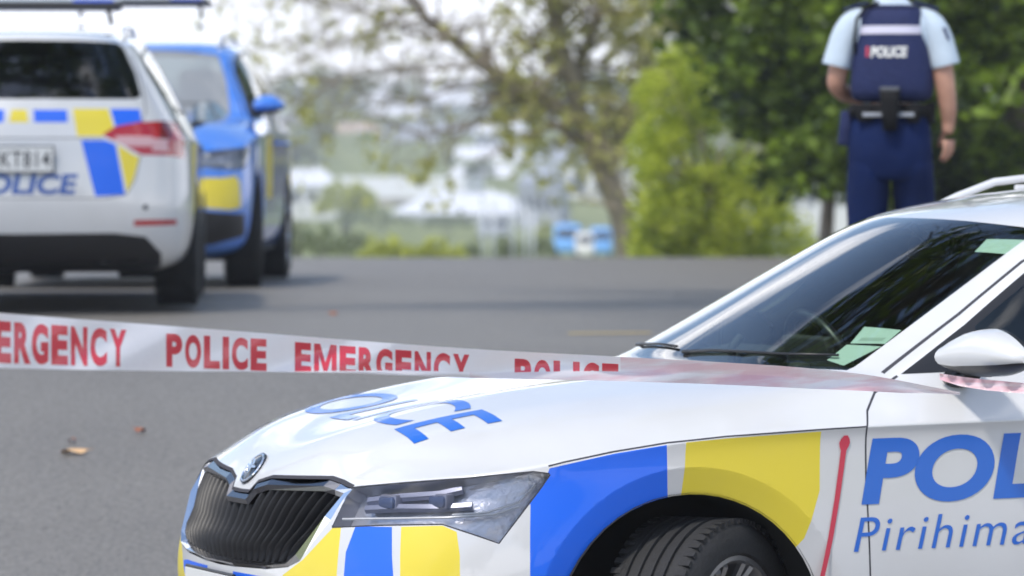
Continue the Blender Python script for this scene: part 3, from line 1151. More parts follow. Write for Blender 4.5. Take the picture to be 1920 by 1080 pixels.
def make_mirror(S, root, side, paint_m, low_m, x0=1.63, z0=1.045, y0=.838, k=1.0, w=.195):
    """Door mirror: cap, lower black shell, glass, arm. Built for y>0 then mirrored for the left."""
    sg = -1 if side == 'L' else 1
    bm = bmesh.new()
    nx, ny = 14, 12
    W_, H_, D_ = w * k, .058 * k, .105 * k
    cx, cy, cz = x0 + .10, y0 + .030 + W_ / 2, z0

    def P(a, b):
        """a in 0..1 across (inner->outer), b angle 0..pi from rear-top over the front to rear-bottom."""
        h = H_ * (0.80 + .30 * sin(pi * min(1, a * 1.05)) ** .6) * (1 - .25 * a ** 3)
        taper = (1 - .55 * a ** 5) * (.80 + .2 * min(1, a * 5))
        d = D_ * (1 - .18 * a - .5 * a ** 6)
        zz = cos(b) * h * taper
        xx = -sin(b) ** .8 * d
        return Vector((cx + .045 + xx + .02 * a, cy - W_ / 2 + W_ * a, cz + zz + .012 * sin(pi * a)))
    grid = []
    for i in range(nx + 1):
        grid.append([bm.verts.new(P(i / nx, pi * j / ny)) for j in range(ny + 1)])
    for i in range(nx):
        for j in range(ny):
            f = bm.faces.new((grid[i][j], grid[i][j + 1], grid[i + 1][j + 1], grid[i + 1][j]))
            f.material_index = 0 if j < 8 else 1
    for side_ in (0, nx):
        f = bm.faces.new(grid[side_] if side_ == nx else grid[side_][::-1])
        f.material_index = 0
    # rear opening rim + glass
    rim = [g[0] for g in grid] + [g[ny] for g in grid[::-1]]
    f = bm.faces.new(rim[::-1])
    r = bmesh.ops.inset_individual(bm, faces=[f], thickness=.010)
    f.material_index = 2
    for v in f.verts:
        v.co.x -= .012
    for g in r['faces']:
        g.material_index = 1
    bmesh.ops.recalc_face_normals(bm, faces=bm.faces)
    if bm.calc_volume(signed=True) < 0:
        bmesh.ops.reverse_faces(bm, faces=bm.faces)
    if sg < 0:
        for v in bm.verts:
            v.co.y *= -1
        bmesh.ops.reverse_faces(bm, faces=bm.faces)
    o = bm_obj('mirror', bm, [paint_m, low_m, M_MIRGLASS], root)
    sharp(o, 50)
    bm = bmesh.new()
    add_tube(bm, [(cx + .02, sg * (y0 - .03), cz - H_ - .004), (cx + .015, sg * (y0 + .02), cz - H_ - .004), (cx + .02, sg * (y0 + .09), cz - H_ + .012)], [.040, .034, .026], 12, flat=.6)
    # black corner panel behind the mirror foot
    bm_obj('mirror_arm', bm, M_BLACK, o)
    return o


def interp(x, T):
    for (a, b), (c, d) in zip(T, T[1:]):
        if x <= c:
            return b + (x - a) * (d - b) / (c - a)
    return T[-1][1]


def build_body(S, root, paint_m, suv=False, fglass=None):
    S.bm.verts.index_update()
    S.nrm = shell_normals(S)
    W = (lambda p: tuple(SUV_WARP(Vector(p)))) if suv else (lambda p: p)
    kx = .967 if suv else 1.0
    BZ = [W(p) for p in [(.07, 0, .690), (.09, 0, .716), (.16, 0, .735), (.25, 0, .745), (.39, 0, .757), (.541, 0, .772), (.58, 0, .785), (.62, 0, .796), (.75, 0, .817), (.889, 0, .8345), (1.05, 0, .846), (1.314, 0, .855), (1.45, 0, .858)]]
    BZ = [(p[0], p[2]) for p in BZ]
    shutz = [(W(p)[2], W(p)[0]) for p in [(1.453, 0, .30), (1.453, 0, .478), (1.442, 0, .721), (1.443, 0, .858), (1.467, 0, .896), (1.515, 0, .939), (1.60, 0, .978), (1.61, 0, .99)]]
    beltz = W((0, 0, .99))[2]
    sillz = W((0, 0, .268))[2]

    def part(f):
        c = f.calc_center_median()
        r = f[S.reg]
        if r in (WSCREEN, GRILLE, LAMP, FGLASS, RGLASS, QGLASS, BACKGLASS, TAIL, TAILW):
            return 'x'
        if r in (GAPC, LOWER, REFL, WFRAME):
            return 'body'
        z0 = interp(c.x, BZ)
        if c.x < 1.62 * kx and c.z > z0 and c.x > .055 and f.normal.z > .12:
            if c.x < interp(c.z, shutz) or (c.y < .79 and c.z < W((0, 0, 1.0))[2]):
                return 'bonnet'
        if c.y > .70 and sillz < c.z < beltz + .01 and c.x > 1.4 * kx:
            if interp(c.z, shutz) < c.x < 2.535 * kx:
                return 'fdoor'
            if 2.535 * kx < c.x < (3.41 if c.z > .62 else 3.40 - (.62 - c.z) * .55) * kx:
                return 'rdoor'
        return 'body'
    pm = {f.index: None for f in []}
    S.bm.faces.index_update()
    cls = [part(f) for f in S.bm.faces]
    slots = [paint_m, P_BLUE, P_YELLOW, M_GAP, M_BLACK, P_WHITE, M_REDLENS, M_UNDER]
    lut = {PAINT: 0, BLUE: 1, YELLOW: 2, GAPC: 3, LOWER: 4, WFRAME: 4, P_CODE_WHITE: 5, REFL: 6}

    def mi(f):
        if f[S.reg] == PAINT and f.calc_center_median().z < .215 and f.normal.z < -.6:
            return 7
        return lut.get(f[S.reg], 0)
    ex = lambda nm, key, sides: extract(S, lambda f: cls[f.index] == key, sides, nm, slots, mi, root)
    ex('body', 'body', 'LR')
    ex('bonnet', 'bonnet', 'LR')
    for s in 'LR':
        for k in ('fdoor', 'rdoor'):
            d = ex('door', k, s)
            sg = -1 if s == 'L' else 1
            xh = (2.30 if k == 'fdoor' else 3.20) * kx
            hz = W((0, 0, .80))[2]
            bm = bmesh.new()
            add_tube(bm, [(xh, sg * .915, hz), (xh + .03, sg * .955, hz + .002), (xh + .12, sg * .962, hz + .004), (xh + .20, sg * .955, hz + .002), (xh + .22, sg * .915, hz)], [.012, .015, .015, .015, .012], 8, flat=.7)
            bmesh.ops.recalc_face_normals(bm, faces=bm.faces)
            bm_obj('handle', bm, paint_m, d)
    reg = lambda *cs: (lambda f: f[S.reg] in cs)
    extract(S, reg(WSCREEN), 'LR', 'windscreen', [fglass or M_GLASS], None, root)
    extract(S, reg(BACKGLASS), 'LR', 'rear_window', [M_DARKGLASS], None, root)
    for s in 'LR':
        extract(S, reg(FGLASS), s, 'window', [M_SIDEGLASS], None, root)
        extract(S, reg(RGLASS), s, 'window', [M_SIDEGLASS], None, root)
        extract(S, reg(QGLASS), s, 'window', [M_DARKGLASS], None, root)
    for s in 'LR':
        make_lamp(S, root, s)
        sgn = -1 if s == 'L' else 1
        zt = W((0, 0, .862))[2]

        def tmi(f):
            c = f.calc_center_median()
            zz = c.z - zt
            if suv:
                return 0
            if -.018 < zz < .034 and .50 < c.y < .70 and (c.x > 4.0):
                return 1
            if -.045 < zz < .02 and .70 < c.y < .78:
                return 1
            if .735 < c.y < .80 and zz > .02:
                return 2
            return 0
        extract(S, reg(TAIL), s, 'tail_light', [M_REDLENS, M_CLEARLENS, M_REDDK], tmi, root)
    make_grille(S, root)
    # wheel wells and floor pan
    XA, XB, ZA, RA = S.arch
    bm = bmesh.new()
    for xc in (XA, XB):
        for sg in (-1, 1):
            n = 30
            prof = []
            for i in range(n + 1):
                a = -.45 + (pi + .9) * i / n
                prof.append((xc + (RA + .004) * cos(a), ZA + (RA + .004) * sin(a)))
            A = [bm.verts.new((x, sg * .905, z)) for x, z in prof]
            B = [bm.verts.new((x, sg * .50, z)) for x, z in prof]
            for i in range(n):
                bm.faces.new((A[i], A[i + 1], B[i + 1], B[i]))
            bm.faces.new(B)
    add_box(bm, ((XA + XB) / 2, 0, .24), (XB - XA + .9, 1.0, .06))
    add_box(bm, ((XA + XB) / 2, 0, .26), (XB - XA - .9, 1.70, .08))
    add_box(bm, (.45, 0, .30), (.5, 1.2, .10))
    add_box(bm, (4.35, 0, .36), (.7, 1.25, .22))
    add_tube(bm, [(4.5, .45, .27), (4.72, .45, .27)], .035, 12)
    add_tube(bm, [(XB, -.75, .30), (XB, .75, .30)], .035, 8)
    bm_obj('underbody', bm, M_UNDER, root)
    # cabin
    rz = W((0, 0, 1.0))[2] - 1.0
    bm = bmesh.new()
    add_box(bm, (2.6, 0, .36 + rz), (2.6, 1.56, .04))
    add_box(bm, (3.75, 0, .60 + rz), (1.2, 1.40, .10))
    add_box(bm, (1.62, 0, .62 + rz), (.12, 1.56, .55))
    n = 12
    rows = []
    for (x, z) in ((1.34, .945), (1.50, .962), (1.66, .955), (1.80, .93), (1.84, .86), (1.80, .62)):
        rows.append([bm.verts.new((x + .16 * (abs(k / n * 2 - 1)) ** 2 * (1 if x < 1.7 else .2), (k / n * 2 - 1) * .74, z + rz + .02 * math.exp(-((k / n * 2 - 1) * .74 - .37) ** 2 / .02) * (x > 1.45))) for k in range(n + 1)])
    for a, b in zip(rows, rows[1:]):
        for k in range(n):
            bm.faces.new((a[k], a[k + 1], b[k + 1], b[k]))
    bm_obj('dashboard', bm, M_TRIMIN, root)
    bm = bmesh.new()
    # instrument hood, data terminal, centre screen
    add_box(bm, (1.70, .37, .985 + rz), (.16, .34, .05), Matrix.Rotation(-.15, 4, 'Y'), .02)
    add_box(bm, (1.76, .02, .985 + rz), (.03, .27, .14), Matrix.Rotation(-.25, 4, 'Y'), .008)
    add_box(bm, (1.72, .02, .93 + rz), (.05, .06, .10), None, .01)
    add_tube(bm, [(1.60, .20, .95 + rz), (1.60, .20, 1.02 + rz), (1.63, .20, 1.05 + rz)], .012, 6)
    bm_obj('instrument_hood', bm, M_TRIMIN, root)
    bm = bmesh.new()
    c = Vector((1.98, .37, .93 + rz))
    R_ = Matrix.Rotation(radians(66), 4, 'Y')
    P = [c + (R_ @ Vector((.185 * cos(a), .185 * sin(a), 0))) for a in [2 * pi * i / 40 for i in range(41)]]
    add_tube(bm, P, .017, 10, cap=False)
    add_lathe(bm, [(-.02, .001), (-.02, .06), (.015, .055), (.02, .001)], 'z', 20, mi=0)
    hub = [v for v in bm.verts if v.co.length < .09]
    for v in hub:
        v.co = c + R_ @ v.co
    for a in (0, 2.4, 3.9):
        add_tube(bm, [c + R_ @ Vector((.05 * cos(a), .05 * sin(a), 0)), c + R_ @ Vector((.18 * cos(a), .18 * sin(a), 0))], .016, 6, flat=.5)
    bm_obj('steering_wheel', bm, M_BLACK, root)
    for sx, ys in ((2.30, (-.37, .37)), (3.25, (-.42, .42))):
        for ys_ in ys:
            bm = bmesh.new()
            w = .50 if sx < 3 else .66
            add_box(bm, (sx, ys_, .55 + rz), (.52, w, .16), None, .05)
            add_box(bm, (sx + .28, ys_, .85 + rz), (.14, w * .96, .62), Matrix.Rotation(radians(14), 4, 'Y'), .05)
            add_box(bm, (sx + .37, ys_, 1.23 + rz), (.10, .27, .17), Matrix.Rotation(radians(10), 4, 'Y'), .04)
            add_tube(bm, [(sx + .36, ys_ - .06, 1.05 + rz), (sx + .37, ys_ - .06, 1.2 + rz)], .006, 6)
            add_tube(bm, [(sx + .36, ys_ + .06, 1.05 + rz), (sx + .37, ys_ + .06, 1.2 + rz)], .006, 6)
            bm_obj('car_seat', bm, M_CLOTH, root)
    bm = bmesh.new()
    zz = W((0, 0, 1.30))[2]
    add_box(bm, (2.12, 0, zz - .01), (.02, .24, .065), Matrix.Rotation(.2, 4, 'Y'), .008)
    add_tube(bm, [(2.06, 0, zz + .055), (2.11, 0, zz + .01)], .012, 6)
    bm_obj('rear_view_mirror', bm, M_BLACK, root)
    # cowl and wipers
    bm = bmesh.new()
    bz = rz
    cowl = ((-.70, 1.56), (-.4, 1.375), (0, 1.325), (.4, 1.375), (.70, 1.56))
    for base, tip in (((0, .62), (0, .04)), ((0, -.04), (0, -.60))):
        pts = []
        for t in (0, .25, .5, .75, 1):
            y = base[1] + (tip[1] - base[1]) * t
            x = interp(y, cowl) + .012 + .02 * t
            h = S.full.ray_cast(Vector((x, y, 3)), Vector((0, 0, -1)))
            pts.append(h[0] + h[1] * .006)
        add_tube(bm, pts, [.006, .005, .005, .004, .004], 6)
    bm_obj('wiper', bm, M_BLACK, root)
    # roof rails
    for s in (-1, 1):
        bm = bmesh.new()
        pts = []
        for x in [2.36, 2.42, 2.50, 2.62, 2.75, 3.0, 3.4, 3.8, 4.1, 4.22, 4.30]:
            y = .545 if x < 4 else .53
            h = S.full.ray_cast(Vector((x * kx, s * y, 3)), Vector((0, 0, -1)))[0]
            up = .056 * sstep(x, 2.34, 2.66) * (1 - sstep(x, 4.12, 4.32))
            pts.append((h.x, h.y, h.z + up - .004))
        add_tube(bm, pts, [.008, .012, .014, .015, .015, .015, .015, .015, .015, .014, .010], 10, flat=.8)
        for x in (2.72, 3.4, 4.2):
            h = S.full.ray_cast(Vector((x * kx, s * .54, 3)), Vector((0, 0, -1)))[0]
            add_box(bm, (h.x, h.y, h.z + .012), (.07, .016, .040), None, .005)
        bmesh.ops.recalc_face_normals(bm, faces=bm.faces)
        bm_obj('roof_rail', bm, P_WHITE if not suv else M_SATIN, root)
    return S


M_REDDK = mat('red_lens_dark', (0.16, 0.006, 0.008), 0.15, coat=1.0)


def dup_tree(o, parent=None):
    c = o.copy()
    COL.objects.link(c)
    if parent is not None:
        c.parent = parent
    for ch in list(o.children):
        dup_tree(ch, c)
    return c


# ================================================================== the station wagon in front
S1 = make_shell('wagon')
near = empty('police_car', (CAR_X, CAR_Y, -.026), (0, -CAR_P, CAR_YAW),
             'white police wagon with open view of its grille and bonnet, nearest, in the right foreground', 'police car')
build_body(S1, near, P_WHITE)
XA, XB, ZA, RA = S1.arch


def badge(root, c, n, r):
    q = n.to_track_quat('Y', 'Z').to_matrix().to_4x4()
    bm = bmesh.new()
    add_lathe(bm, [(0, r * 1.08), (.004, r * 1.06), (.004, r)], 'y', 40, mi=1)
    add_lathe(bm, [(.004, r), (.006, r * .97), (.006, r * .90), (.003, r * .86)], 'y', 40, mi=0)
    add_lathe(bm, [(.003, r * .82), (.005, r * .4), (.0055, .0005)], 'y', 40, mi=1)
    # winged arrow
    for P in ([(-.62, -.05), (-.10, -.05), (-.10, -.45), (.06, -.30), (.06, .12), (-.30, .12), (-.62, .05)],
              [(-.02, .16), (.10, .16), (.55, .52), (.30, .56), (-.02, .34)],
              [(.10, .02), (.22, .02), (.64, .30), (.58, .40), (.10, .12)],
              [(.10, -.16), (.24, -.16), (.66, .10), (.66, .20), (.10, -.05)]):
        vs = [bm.verts.new((x * r, .0085, z * r)) for x, z in P]
        f = bm.faces.new(vs)
        f.material_index = 0
        bmesh.ops.triangulate(bm, faces=[f])
    bmesh.ops.transform(bm, matrix=Matrix.Translation(c) @ q, verts=bm.verts)
    bmesh.ops.recalc_face_normals(bm, faces=bm.faces)
    o = bm_obj('badge', bm, [M_CHROME, M_GLOSSBLK], root)
    return sharp(o, 30)


def add_common(S, root, steer, paint_m, mir_low, k=1.0, r=.334, front_badge=True):
    XA, XB, ZA, RA = S.arch
    for x, st in ((XA, steer), (XB, 0)):
        for s in (-1, 1):
            make_wheel(root, x + (.065 if st > .3 else 0), s * .81, r - (.02 if st > .3 else 0), r - (.012 if st > .3 else 0), st)
    kw = dict(k=1.0) if S.kind == 'wagon' else dict(x0=1.54, z0=1.20, y0=.80, k=1.05)
    for s in 'LR':
        make_mirror(S, root, s, paint_m, mir_low, **dict(kw, **(dict(w=.30, z0=1.028) if (s == 'L' and steer > .3) else {})))


add_common(S1, near, 0.60, P_WHITE, M_BLACK)
# the far door mirror is folded back against its window
for ch in near.children:
    if ch.name.split('.')[0] == 'mirror' and ch.data.vertices[0].co.y > 0:
        pv = Vector((1.76, .87, 0))
        Rm = Matrix.Rotation(radians(-72), 3, 'Z')
        ch.rotation_euler = (0, 0, radians(-72))
        ch.location = pv - Rm @ pv + Vector((.06, -.12, -.01))
h = S1.full.ray_cast(Vector((-1, 0.0005, .748)), Vector((1, 0, 0)))
badge(near, h[0], h[1], .046)
# writing on the doors and bonnet
for s in (-1, 1):
    # on the left side x runs with the reading direction; on the right it runs against it
    if s < 0:
        O, U, sh = (1.427, -2, .657), (.96, 0, 0), .16
        O2, U2 = (1.404, -2, .538), (.66, 0, 0)
    else:
        O, U, sh = (2.45, 2, .657), (-.96, 0, 0), .16
        O2, U2 = (2.30, 2, .538), (-.66, 0, 0)
    D = (0, -s, 0)
    decal(S1, text_bm('POLICE', .038, sh), O, U, (0, 0, .172), D, 'lettering', M_LETBLUE, near)
    decal(S1, text_bm('Pirihimana', -.004, .22, space=1.12), O2, U2, (0, 0, .088), D, 'lettering', M_LETBLUE, near)
decal(S1, text_bm('POLICE', .014, .26), (.350, .50, 3), (0, -1.10, 0), (.225, 0, 0), (0, 0, -1), 'bonnet_lettering', M_LETBLUE, near)
decal(S1, text_bm('POLICE', .035, .16), (7, -.265, .600), (0, .575, 0), (0, 0, .105), (-1, 0, 0), 'tailgate_lettering', M_LETDARK, near)


def plate(root, c, rotz, txt, w=.36, hh=.125, n=(-1, 0, 0)):
    bm = bmesh.new()
    add_box(bm, (0, 0, 0), (w + .016, .010, hh + .014), None, .003, mi=0)
    add_box(bm, (0, -.006, 0), (w, .004, hh), None, .001, mi=1)
    o = bm_obj('number_plate', bm, [M_BLACK, M_PLATE], root, smooth=False)
    o.location = c
    o.rotation_euler = (0, 0, rotz)
    if txt:
        t = text_bm(txt, .012, 0, space=1.1)
        for v in t.verts:
            v.co = Vector(((v.co.x - .5) * w * .90, -.0095, (v.co.y - .5) * hh * .66))
        bm_obj('plate_lettering', t, M_INK, o)
    return o


def strip_decal(root, pts, w0, w1, m, name):
    """Thin irregular strip laid on the left flank through (x, z) points."""
    bm = bmesh.new()
    prev = None
    n = 40
    P = []
    for i in range(n + 1):
        t = i / n * (len(pts) - 1)
        j = min(int(t), len(pts) - 2)
        f = t - j
        P.append((pts[j][0] + (pts[j + 1][0] - pts[j][0]) * f, pts[j][1] + (pts[j + 1][1] - pts[j][1]) * f))
    for i, (x, z) in enumerate(P):
        w = w0 + (w1 - w0) * i / n
        if i < 4:
            w = w0 * 1.9 * sin(pi * (i + .6) / 5.2)
        row = []
        for s in (-1, 1):
            loc, nn, k, d = S1.full.ray_cast(Vector((x + s * w / 2, -2, z)), Vector((0, 1, 0)))
            if loc is None:
                row = None
                break
            row.append(bm.verts.new(loc + nn * .003))
        if row is None:
            break
        if prev:
            bm.faces.new((prev[0], prev[1], row[1], row[0]))
        prev = row
    bmesh.ops.recalc_face_normals(bm, faces=bm.faces)
    return bm_obj(name, bm, m, root)


strip_decal(near, [(1.384, .838), (1.372, .76), (1.358, .68), (1.338, .58), (1.312, .47), (1.28, .40)], .016, .013, M_RED, 'red_stripe')


def near_stickers():
    # permits on the inside of the windscreen: quads in windscreen space through (x, y) rays from above
    def quad(P, m, off, name):
        bm = bmesh.new()
        n = 6
        g = []
        for i in range(n + 1):
            row = []
            for j in range(n + 1):
                a, b = i / n, j / n
                p = [(1 - a) * ((1 - b) * P[0][k] + b * P[3][k]) + a * ((1 - b) * P[1][k] + b * P[2][k]) for k in (0, 1)]
                hh = S1.full.ray_cast(Vector((p[0], p[1], 3)), Vector((0, 0, -1)))
                row.append(bm.verts.new(hh[0] - hh[1] * off))
            g.append(row)
        for i in range(n):
            for j in range(n):
                bm.faces.new((g[i][j], g[i + 1][j], g[i + 1][j + 1], g[i][j + 1]))
        return bm_obj(name, bm, m, near)
    return quad


quad = near_stickers()

quad([(1.505, -.578), (1.522, -.640), (1.628, -.650), (1.572, -.562)], M_PAPER, .004, 'permit_sticker')
quad([(1.580, -.565), (1.640, -.648), (1.698, -.630), (1.640, -.530)], M_PAPER, .004, 'permit_sticker')
quad([(1.600, -.575), (1.640, -.630), (1.655, -.627), (1.612, -.570)], M_PAPER2, .0035, 'sticker_print')
quad([(2.000, -.478), (2.052, -.555), (2.125, -.541), (2.052, -.451)], M_PAPER, .004, 'permit_sticker')

# ================================================================== the wagon seen from behind
wag = dup_tree(near)
wag.name = 'police_car.001'
WYAW = radians(-87.0)
WRX, WRY = -2.58, 25.1
wag.location = (WRX - 4.85 * cos(WYAW), WRY - 4.85 * sin(WYAW), 0)
wag.rotation_euler = (0, 0, WYAW)
wag.location.z = ground_z(-2.6, 27) + .002
tag(wag, 'white police wagon parked facing away, its rear window and red tail light towards us', 'police car', 'police cars parked across the road')
for ch in wag.children:
    if ch.name.split('.')[0] == 'mirror':
        ch.location = (0, 0, 0)
        ch.rotation_euler = (0, 0, 0)
    if ch.name.split('.')[0] in ('red_stripe', 'permit_sticker', 'sticker_print'):
        bpy.data.objects.remove(ch)
for ch in list(wag.children):
    if ch.name.split('.')[0] == 'tyre':
        ch.rotation_euler = (0, 0, 0)
        ch.scale = (1, 1, 1 / 1.035)
wag.scale = (1, 1, 1.035)
plate(near, (-.010, 0, .420), 0, None)
p_ = plate(wag, (4.872, 0, .778), pi, None)


def place_text_rear(root, txt):
    t = text_bm(txt, .010, 0, space=1.1)
    w, hh = .36, .125
    for v in t.verts:
        v.co = Vector(((v.co.x - .5) * w * .92, -.0095, (v.co.y - .5) * hh * .66))
    return bm_obj('plate_lettering', t, M_INK, root)


# plates face along -y of their own frame; turn them to face the nose / the tail
for o in list(near.children) + list(wag.children):
    if o.name.startswith('number_plate'):
        o.rotation_euler = (0, 0, -pi / 2 if o.parent is near else pi / 2)
place_text_rear(p_, 'NKT814')


def light_bar(root, x, z, w=1.16, dx=.30):
    bm = bmesh.new()
    add_box(bm, (x, 0, z), (dx, w, .045), None, .018, mi=0)
    add_box(bm, (x, 0, z + .030), (dx * .9, w * .97, .030), None, .012, mi=1)
    for s in (-1, 1):
        add_box(bm, (x, s * w * .34, z + .018), (dx * .94, w * .24, .040), None, .012, mi=2)
        add_tube(bm, [(x, s * w * .42, z - .02), (x, s * w * .44, z - .10)], .014, 8, mi=0)
        add_box(bm, (x, s * w * .43, z - .16), (.10, .05, .02), None, .005, mi=0)
    return bm_obj('light_bar', bm, [M_BLACK, M_CLEARLENS2, M_SKYLENS], root, smooth=False)


M_CLEARLENS2 = mat('bar_lens', (0.45, 0.50, 0.55), 0.2, coat=1.0)
light_bar(wag, 3.0, 1.612, .98)
bm = bmesh.new()
h = S1.full.ray_cast(Vector((7, .56, .50)), Vector((-1, 0, 0)))
for y in (-.66, .66):
    h = S1.full.ray_cast(Vector((7, y, .535)), Vector((-1, 0, 0)))
    q = h[1].to_track_quat('Y', 'Z').to_matrix().to_4x4()
    b2 = bmesh.new()
    add_lathe(b2, [(0, .014), (.003, .013), (.003, .001)], 'y', 16)
    bmesh.ops.transform(b2, matrix=Matrix.Translation(h[0]) @ q, verts=b2.verts)
    bm_obj('parking_sensor', b2, M_GAP, wag)
bm.free()
# ================================================================== the blue SUV facing us behind it
S2 = make_shell('suv')
suv = empty('police_suv', (-2.60, 30.7, 0), (0, 0, radians(88.8)), 'blue police SUV facing us, parked nose to nose with a white wagon', 'police car', 'police cars parked across the road')
suv.location.z = ground_z(-2.6, 32)
M_SHEENGLASS = M_GLASS.copy()  # painted sky sheen: a pale diffuse layer brightens the SUV windscreen
M_SHEENGLASS.name = 'sky_sheen_windscreen_glass'
_n = M_SHEENGLASS.node_tree
_d = _n.nodes.new('ShaderNodeBsdfDiffuse')
_d.inputs['Color'].default_value = (.75, .78, .80, 1)
_m2 = _n.nodes.new('ShaderNodeMixShader')
_m2.inputs[0].default_value = .30
_o = [q for q in _n.nodes if q.type == 'OUTPUT_MATERIAL'][0]
_src = _o.inputs['Surface'].links[0].from_socket
_n.links.new(_src, _m2.inputs[1])
_n.links.new(_d.outputs[0], _m2.inputs[2])
_n.links.new(_m2.outputs[0], _o.inputs['Surface'])
build_body(S2, suv, P_CARBLUE, suv=True, fglass=M_SHEENGLASS)
add_common(S2, suv, 0.12, P_CARBLUE, M_BLACK, r=.362)
light_bar(suv, 2.35, 1.915, .96)

# ------------------------------------------------------------------ the officer
M_SKIN = mat('skin', (0.50, 0.27, 0.19), 0.55, var=0.12, vscale=30, sss=0.1)
M_SHIRT = mat('shirt_cloth', (0.52, 0.61, 0.70), 0.9, var=0.08, vscale=25, bump=0.35, bscale=30)
M_VEST = mat('vest_cloth', (0.008, 0.016, 0.078), 0.8, var=0.25, vscale=22, bump=0.5, bscale=45)
M_TROUS = mat('trouser_cloth', (0.003, 0.012, 0.062), 0.9, var=0.35, vscale=6, bump=0.9, bscale=12, spec=.2)
M_BELT = mat('belt_leather', (0.007, 0.007, 0.008), 0.75, spec=.2)
M_REFLB = mat('reflective_band', (0.62, 0.60, 0.72), 0.4)
M_HAIR = mat('hair', (0.03, 0.02, 0.015), 0.8)
M_BADGEC = mat('shoulder_patch', (0.02, 0.03, 0.10), 0.7)


def skin_mesh(nodes, edges, root=0, sub=2):
    me = bpy.data.meshes.new('sk')
    me.from_pydata([n[0] for n in nodes], edges, [])
    o = bpy.data.objects.new('sk', me)
    COL.objects.link(o)
    md = o.modifiers.new('s', 'SKIN')
    md.use_smooth_shade = True
    md.branch_smoothing = 0.6
    if not me.skin_vertices:
        return None
    for i, n in enumerate(nodes):
        sv = me.skin_vertices[0].data[i]
        sv.radius = n[1] if isinstance(n[1], tuple) else (n[1], n[1])
        sv.use_root = (i == root)
    ms = o.modifiers.new('u', 'SUBSURF')
    ms.levels = sub
    bpy.context.view_layer.update()
    res = bpy.data.meshes.new_from_object(o.evaluated_get(bpy.context.evaluated_depsgraph_get()))
    bpy.data.objects.remove(o)
    return res


def loft(bm, secs, n=28, mi=0, cap=True):
    """secs: (cx, cy, z, rx, ry[, power]) stacked ellipse-like sections."""
    rings = []
    for s in secs:
        cx, cy, z, rx, ry = s[:5]
        p = s[5] if len(s) > 5 else 1.0
        ring = []
        for k in range(n):
            a = 2 * pi * k / n
            c, q = cos(a), sin(a)
            ring.append(bm.verts.new((cx + rx * math.copysign(abs(c) ** p, c), cy + ry * math.copysign(abs(q) ** p, q), z)))
        rings.append(ring)
    for A, B in zip(rings, rings[1:]):
        for k in range(n):
            f = bm.faces.new((A[k], A[(k + 1) % n], B[(k + 1) % n], B[k]))
            f.material_index = mi
    if cap:
        bm.faces.new(rings[0][::-1]).material_index = mi
        bm.faces.new(rings[-1]).material_index = mi
    return rings


OX, OY = 1.618, 20.5
OZ = .708
person = empty('person', (OX, OY, OZ), (0, 0, radians(-7)), 'officer walking away, in a dark blue stab vest over a light blue short sleeved shirt', 'person')
# x to the right of the picture, y away from us, z up; joints
body_nodes = [
    ((0, 0, .97), (.135, .10)), ((.0, .0, 1.12), (.125, .095)), ((.0, .0, 1.32), (.15, .105)), ((.0, .01, 1.44), (.13, .085)), ((0, .02, 1.53), .058), ((0, .03, 1.60), .06),
    ((0, .035, 1.68), (.078, .095)), ((0, .03, 1.76), (.07, .085)),
    ((-.165, .0, 1.44), .056), ((-.215, -.01, 1.28), .050), ((-.238, .0, 1.165), .044), ((-.195, .12, 1.13), .040), ((-.14, .20, 1.12), .030), ((-.11, .25, 1.12), (.040, .022)),
    ((.165, .0, 1.44), .056), ((.213, -.01, 1.28), .052), ((.232, -.015, 1.16), .046), ((.243, .0, 1.07), .040), ((.243, .02, 1.00), .030), ((.240, .025, .955), (.046, .026)),
    ((-.10, .0, .86), .088), ((-.115, .02, .52), .060), ((-.115, -.02, .30), .055), ((-.115, -.06, .09), .040), ((-.12, .05, .035), (.045, .03)), ((-.12, .12, .03), (.045, .022)),
    ((.10, .0, .86), .088), ((.105, .07, .52), .060), ((.105, -.02, .30), .053), ((.10, -.16, .13), .040), ((.105, -.11, .04), (.045, .03)), ((.105, -.03, .03), (.045, .022))]
body_edges = [(0, 1), (1, 2), (2, 3), (3, 4), (4, 5), (5, 6), (6, 7), (3, 8), (8, 9), (9, 10), (10, 11), (11, 12), (12, 13), (3, 14), (14, 15), (15, 16), (16, 17), (17, 18), (18, 19),
              (0, 20), (20, 21), (21, 22), (22, 23), (23, 24), (24, 25), (0, 26), (26, 27), (27, 28), (28, 29), (29, 30), (30, 31)]
bme = skin_mesh(body_nodes, body_edges)
bm = bmesh.new()
bm.from_mesh(bme)
# fingers and thumb, rooted in the palms, plus nose and ears: joined into the one body mesh


def finger(root_, dirs, r):
    pts = [Vector(root_)]
    for d in dirs:
        pts.append(pts[-1] + Vector(d))
    add_tube(bm, pts, [r, r * .95, r * .88, r * .6][:len(pts)], 8)


for k, (dx, L) in enumerate(((-.027, 1.0), (-.010, 1.1), (.008, 1.03), (.025, .82))):
    finger((.243 + dx * .55, .025 + dx * .8, .935), [(0.002, .004, -.036 * L), (-.006, .004, -.028 * L), (-.014, .002, -.020 * L)], .0105)
finger((.225, .045, .975), [(-.010, .016, -.026), (-.010, .006, -.026), (-.006, .0, -.016)], .0102)
for k, (dz, L) in enumerate(((.027, 1.0), (.010, 1.1), (-.008, 1.03), (-.025, .82))):
    finger((-.10, .27, 1.12 + dz), [(.030 * L, .012, 0), (.022 * L, -.008, 0), (.010, -.016, 0)], .0092)
finger((-.12, .235, 1.148), [(.018, .012, .016), (.022, .006, .004), (.014, 0, 0)], .0102)
for s in (-1, 1):
    add_lathe(bm, [(s * .070, .001), (s * .074, .020), (s * .086, .032), (s * .090, .028), (s * .082, .001)], 'x', 16, (0, .03, 1.675))
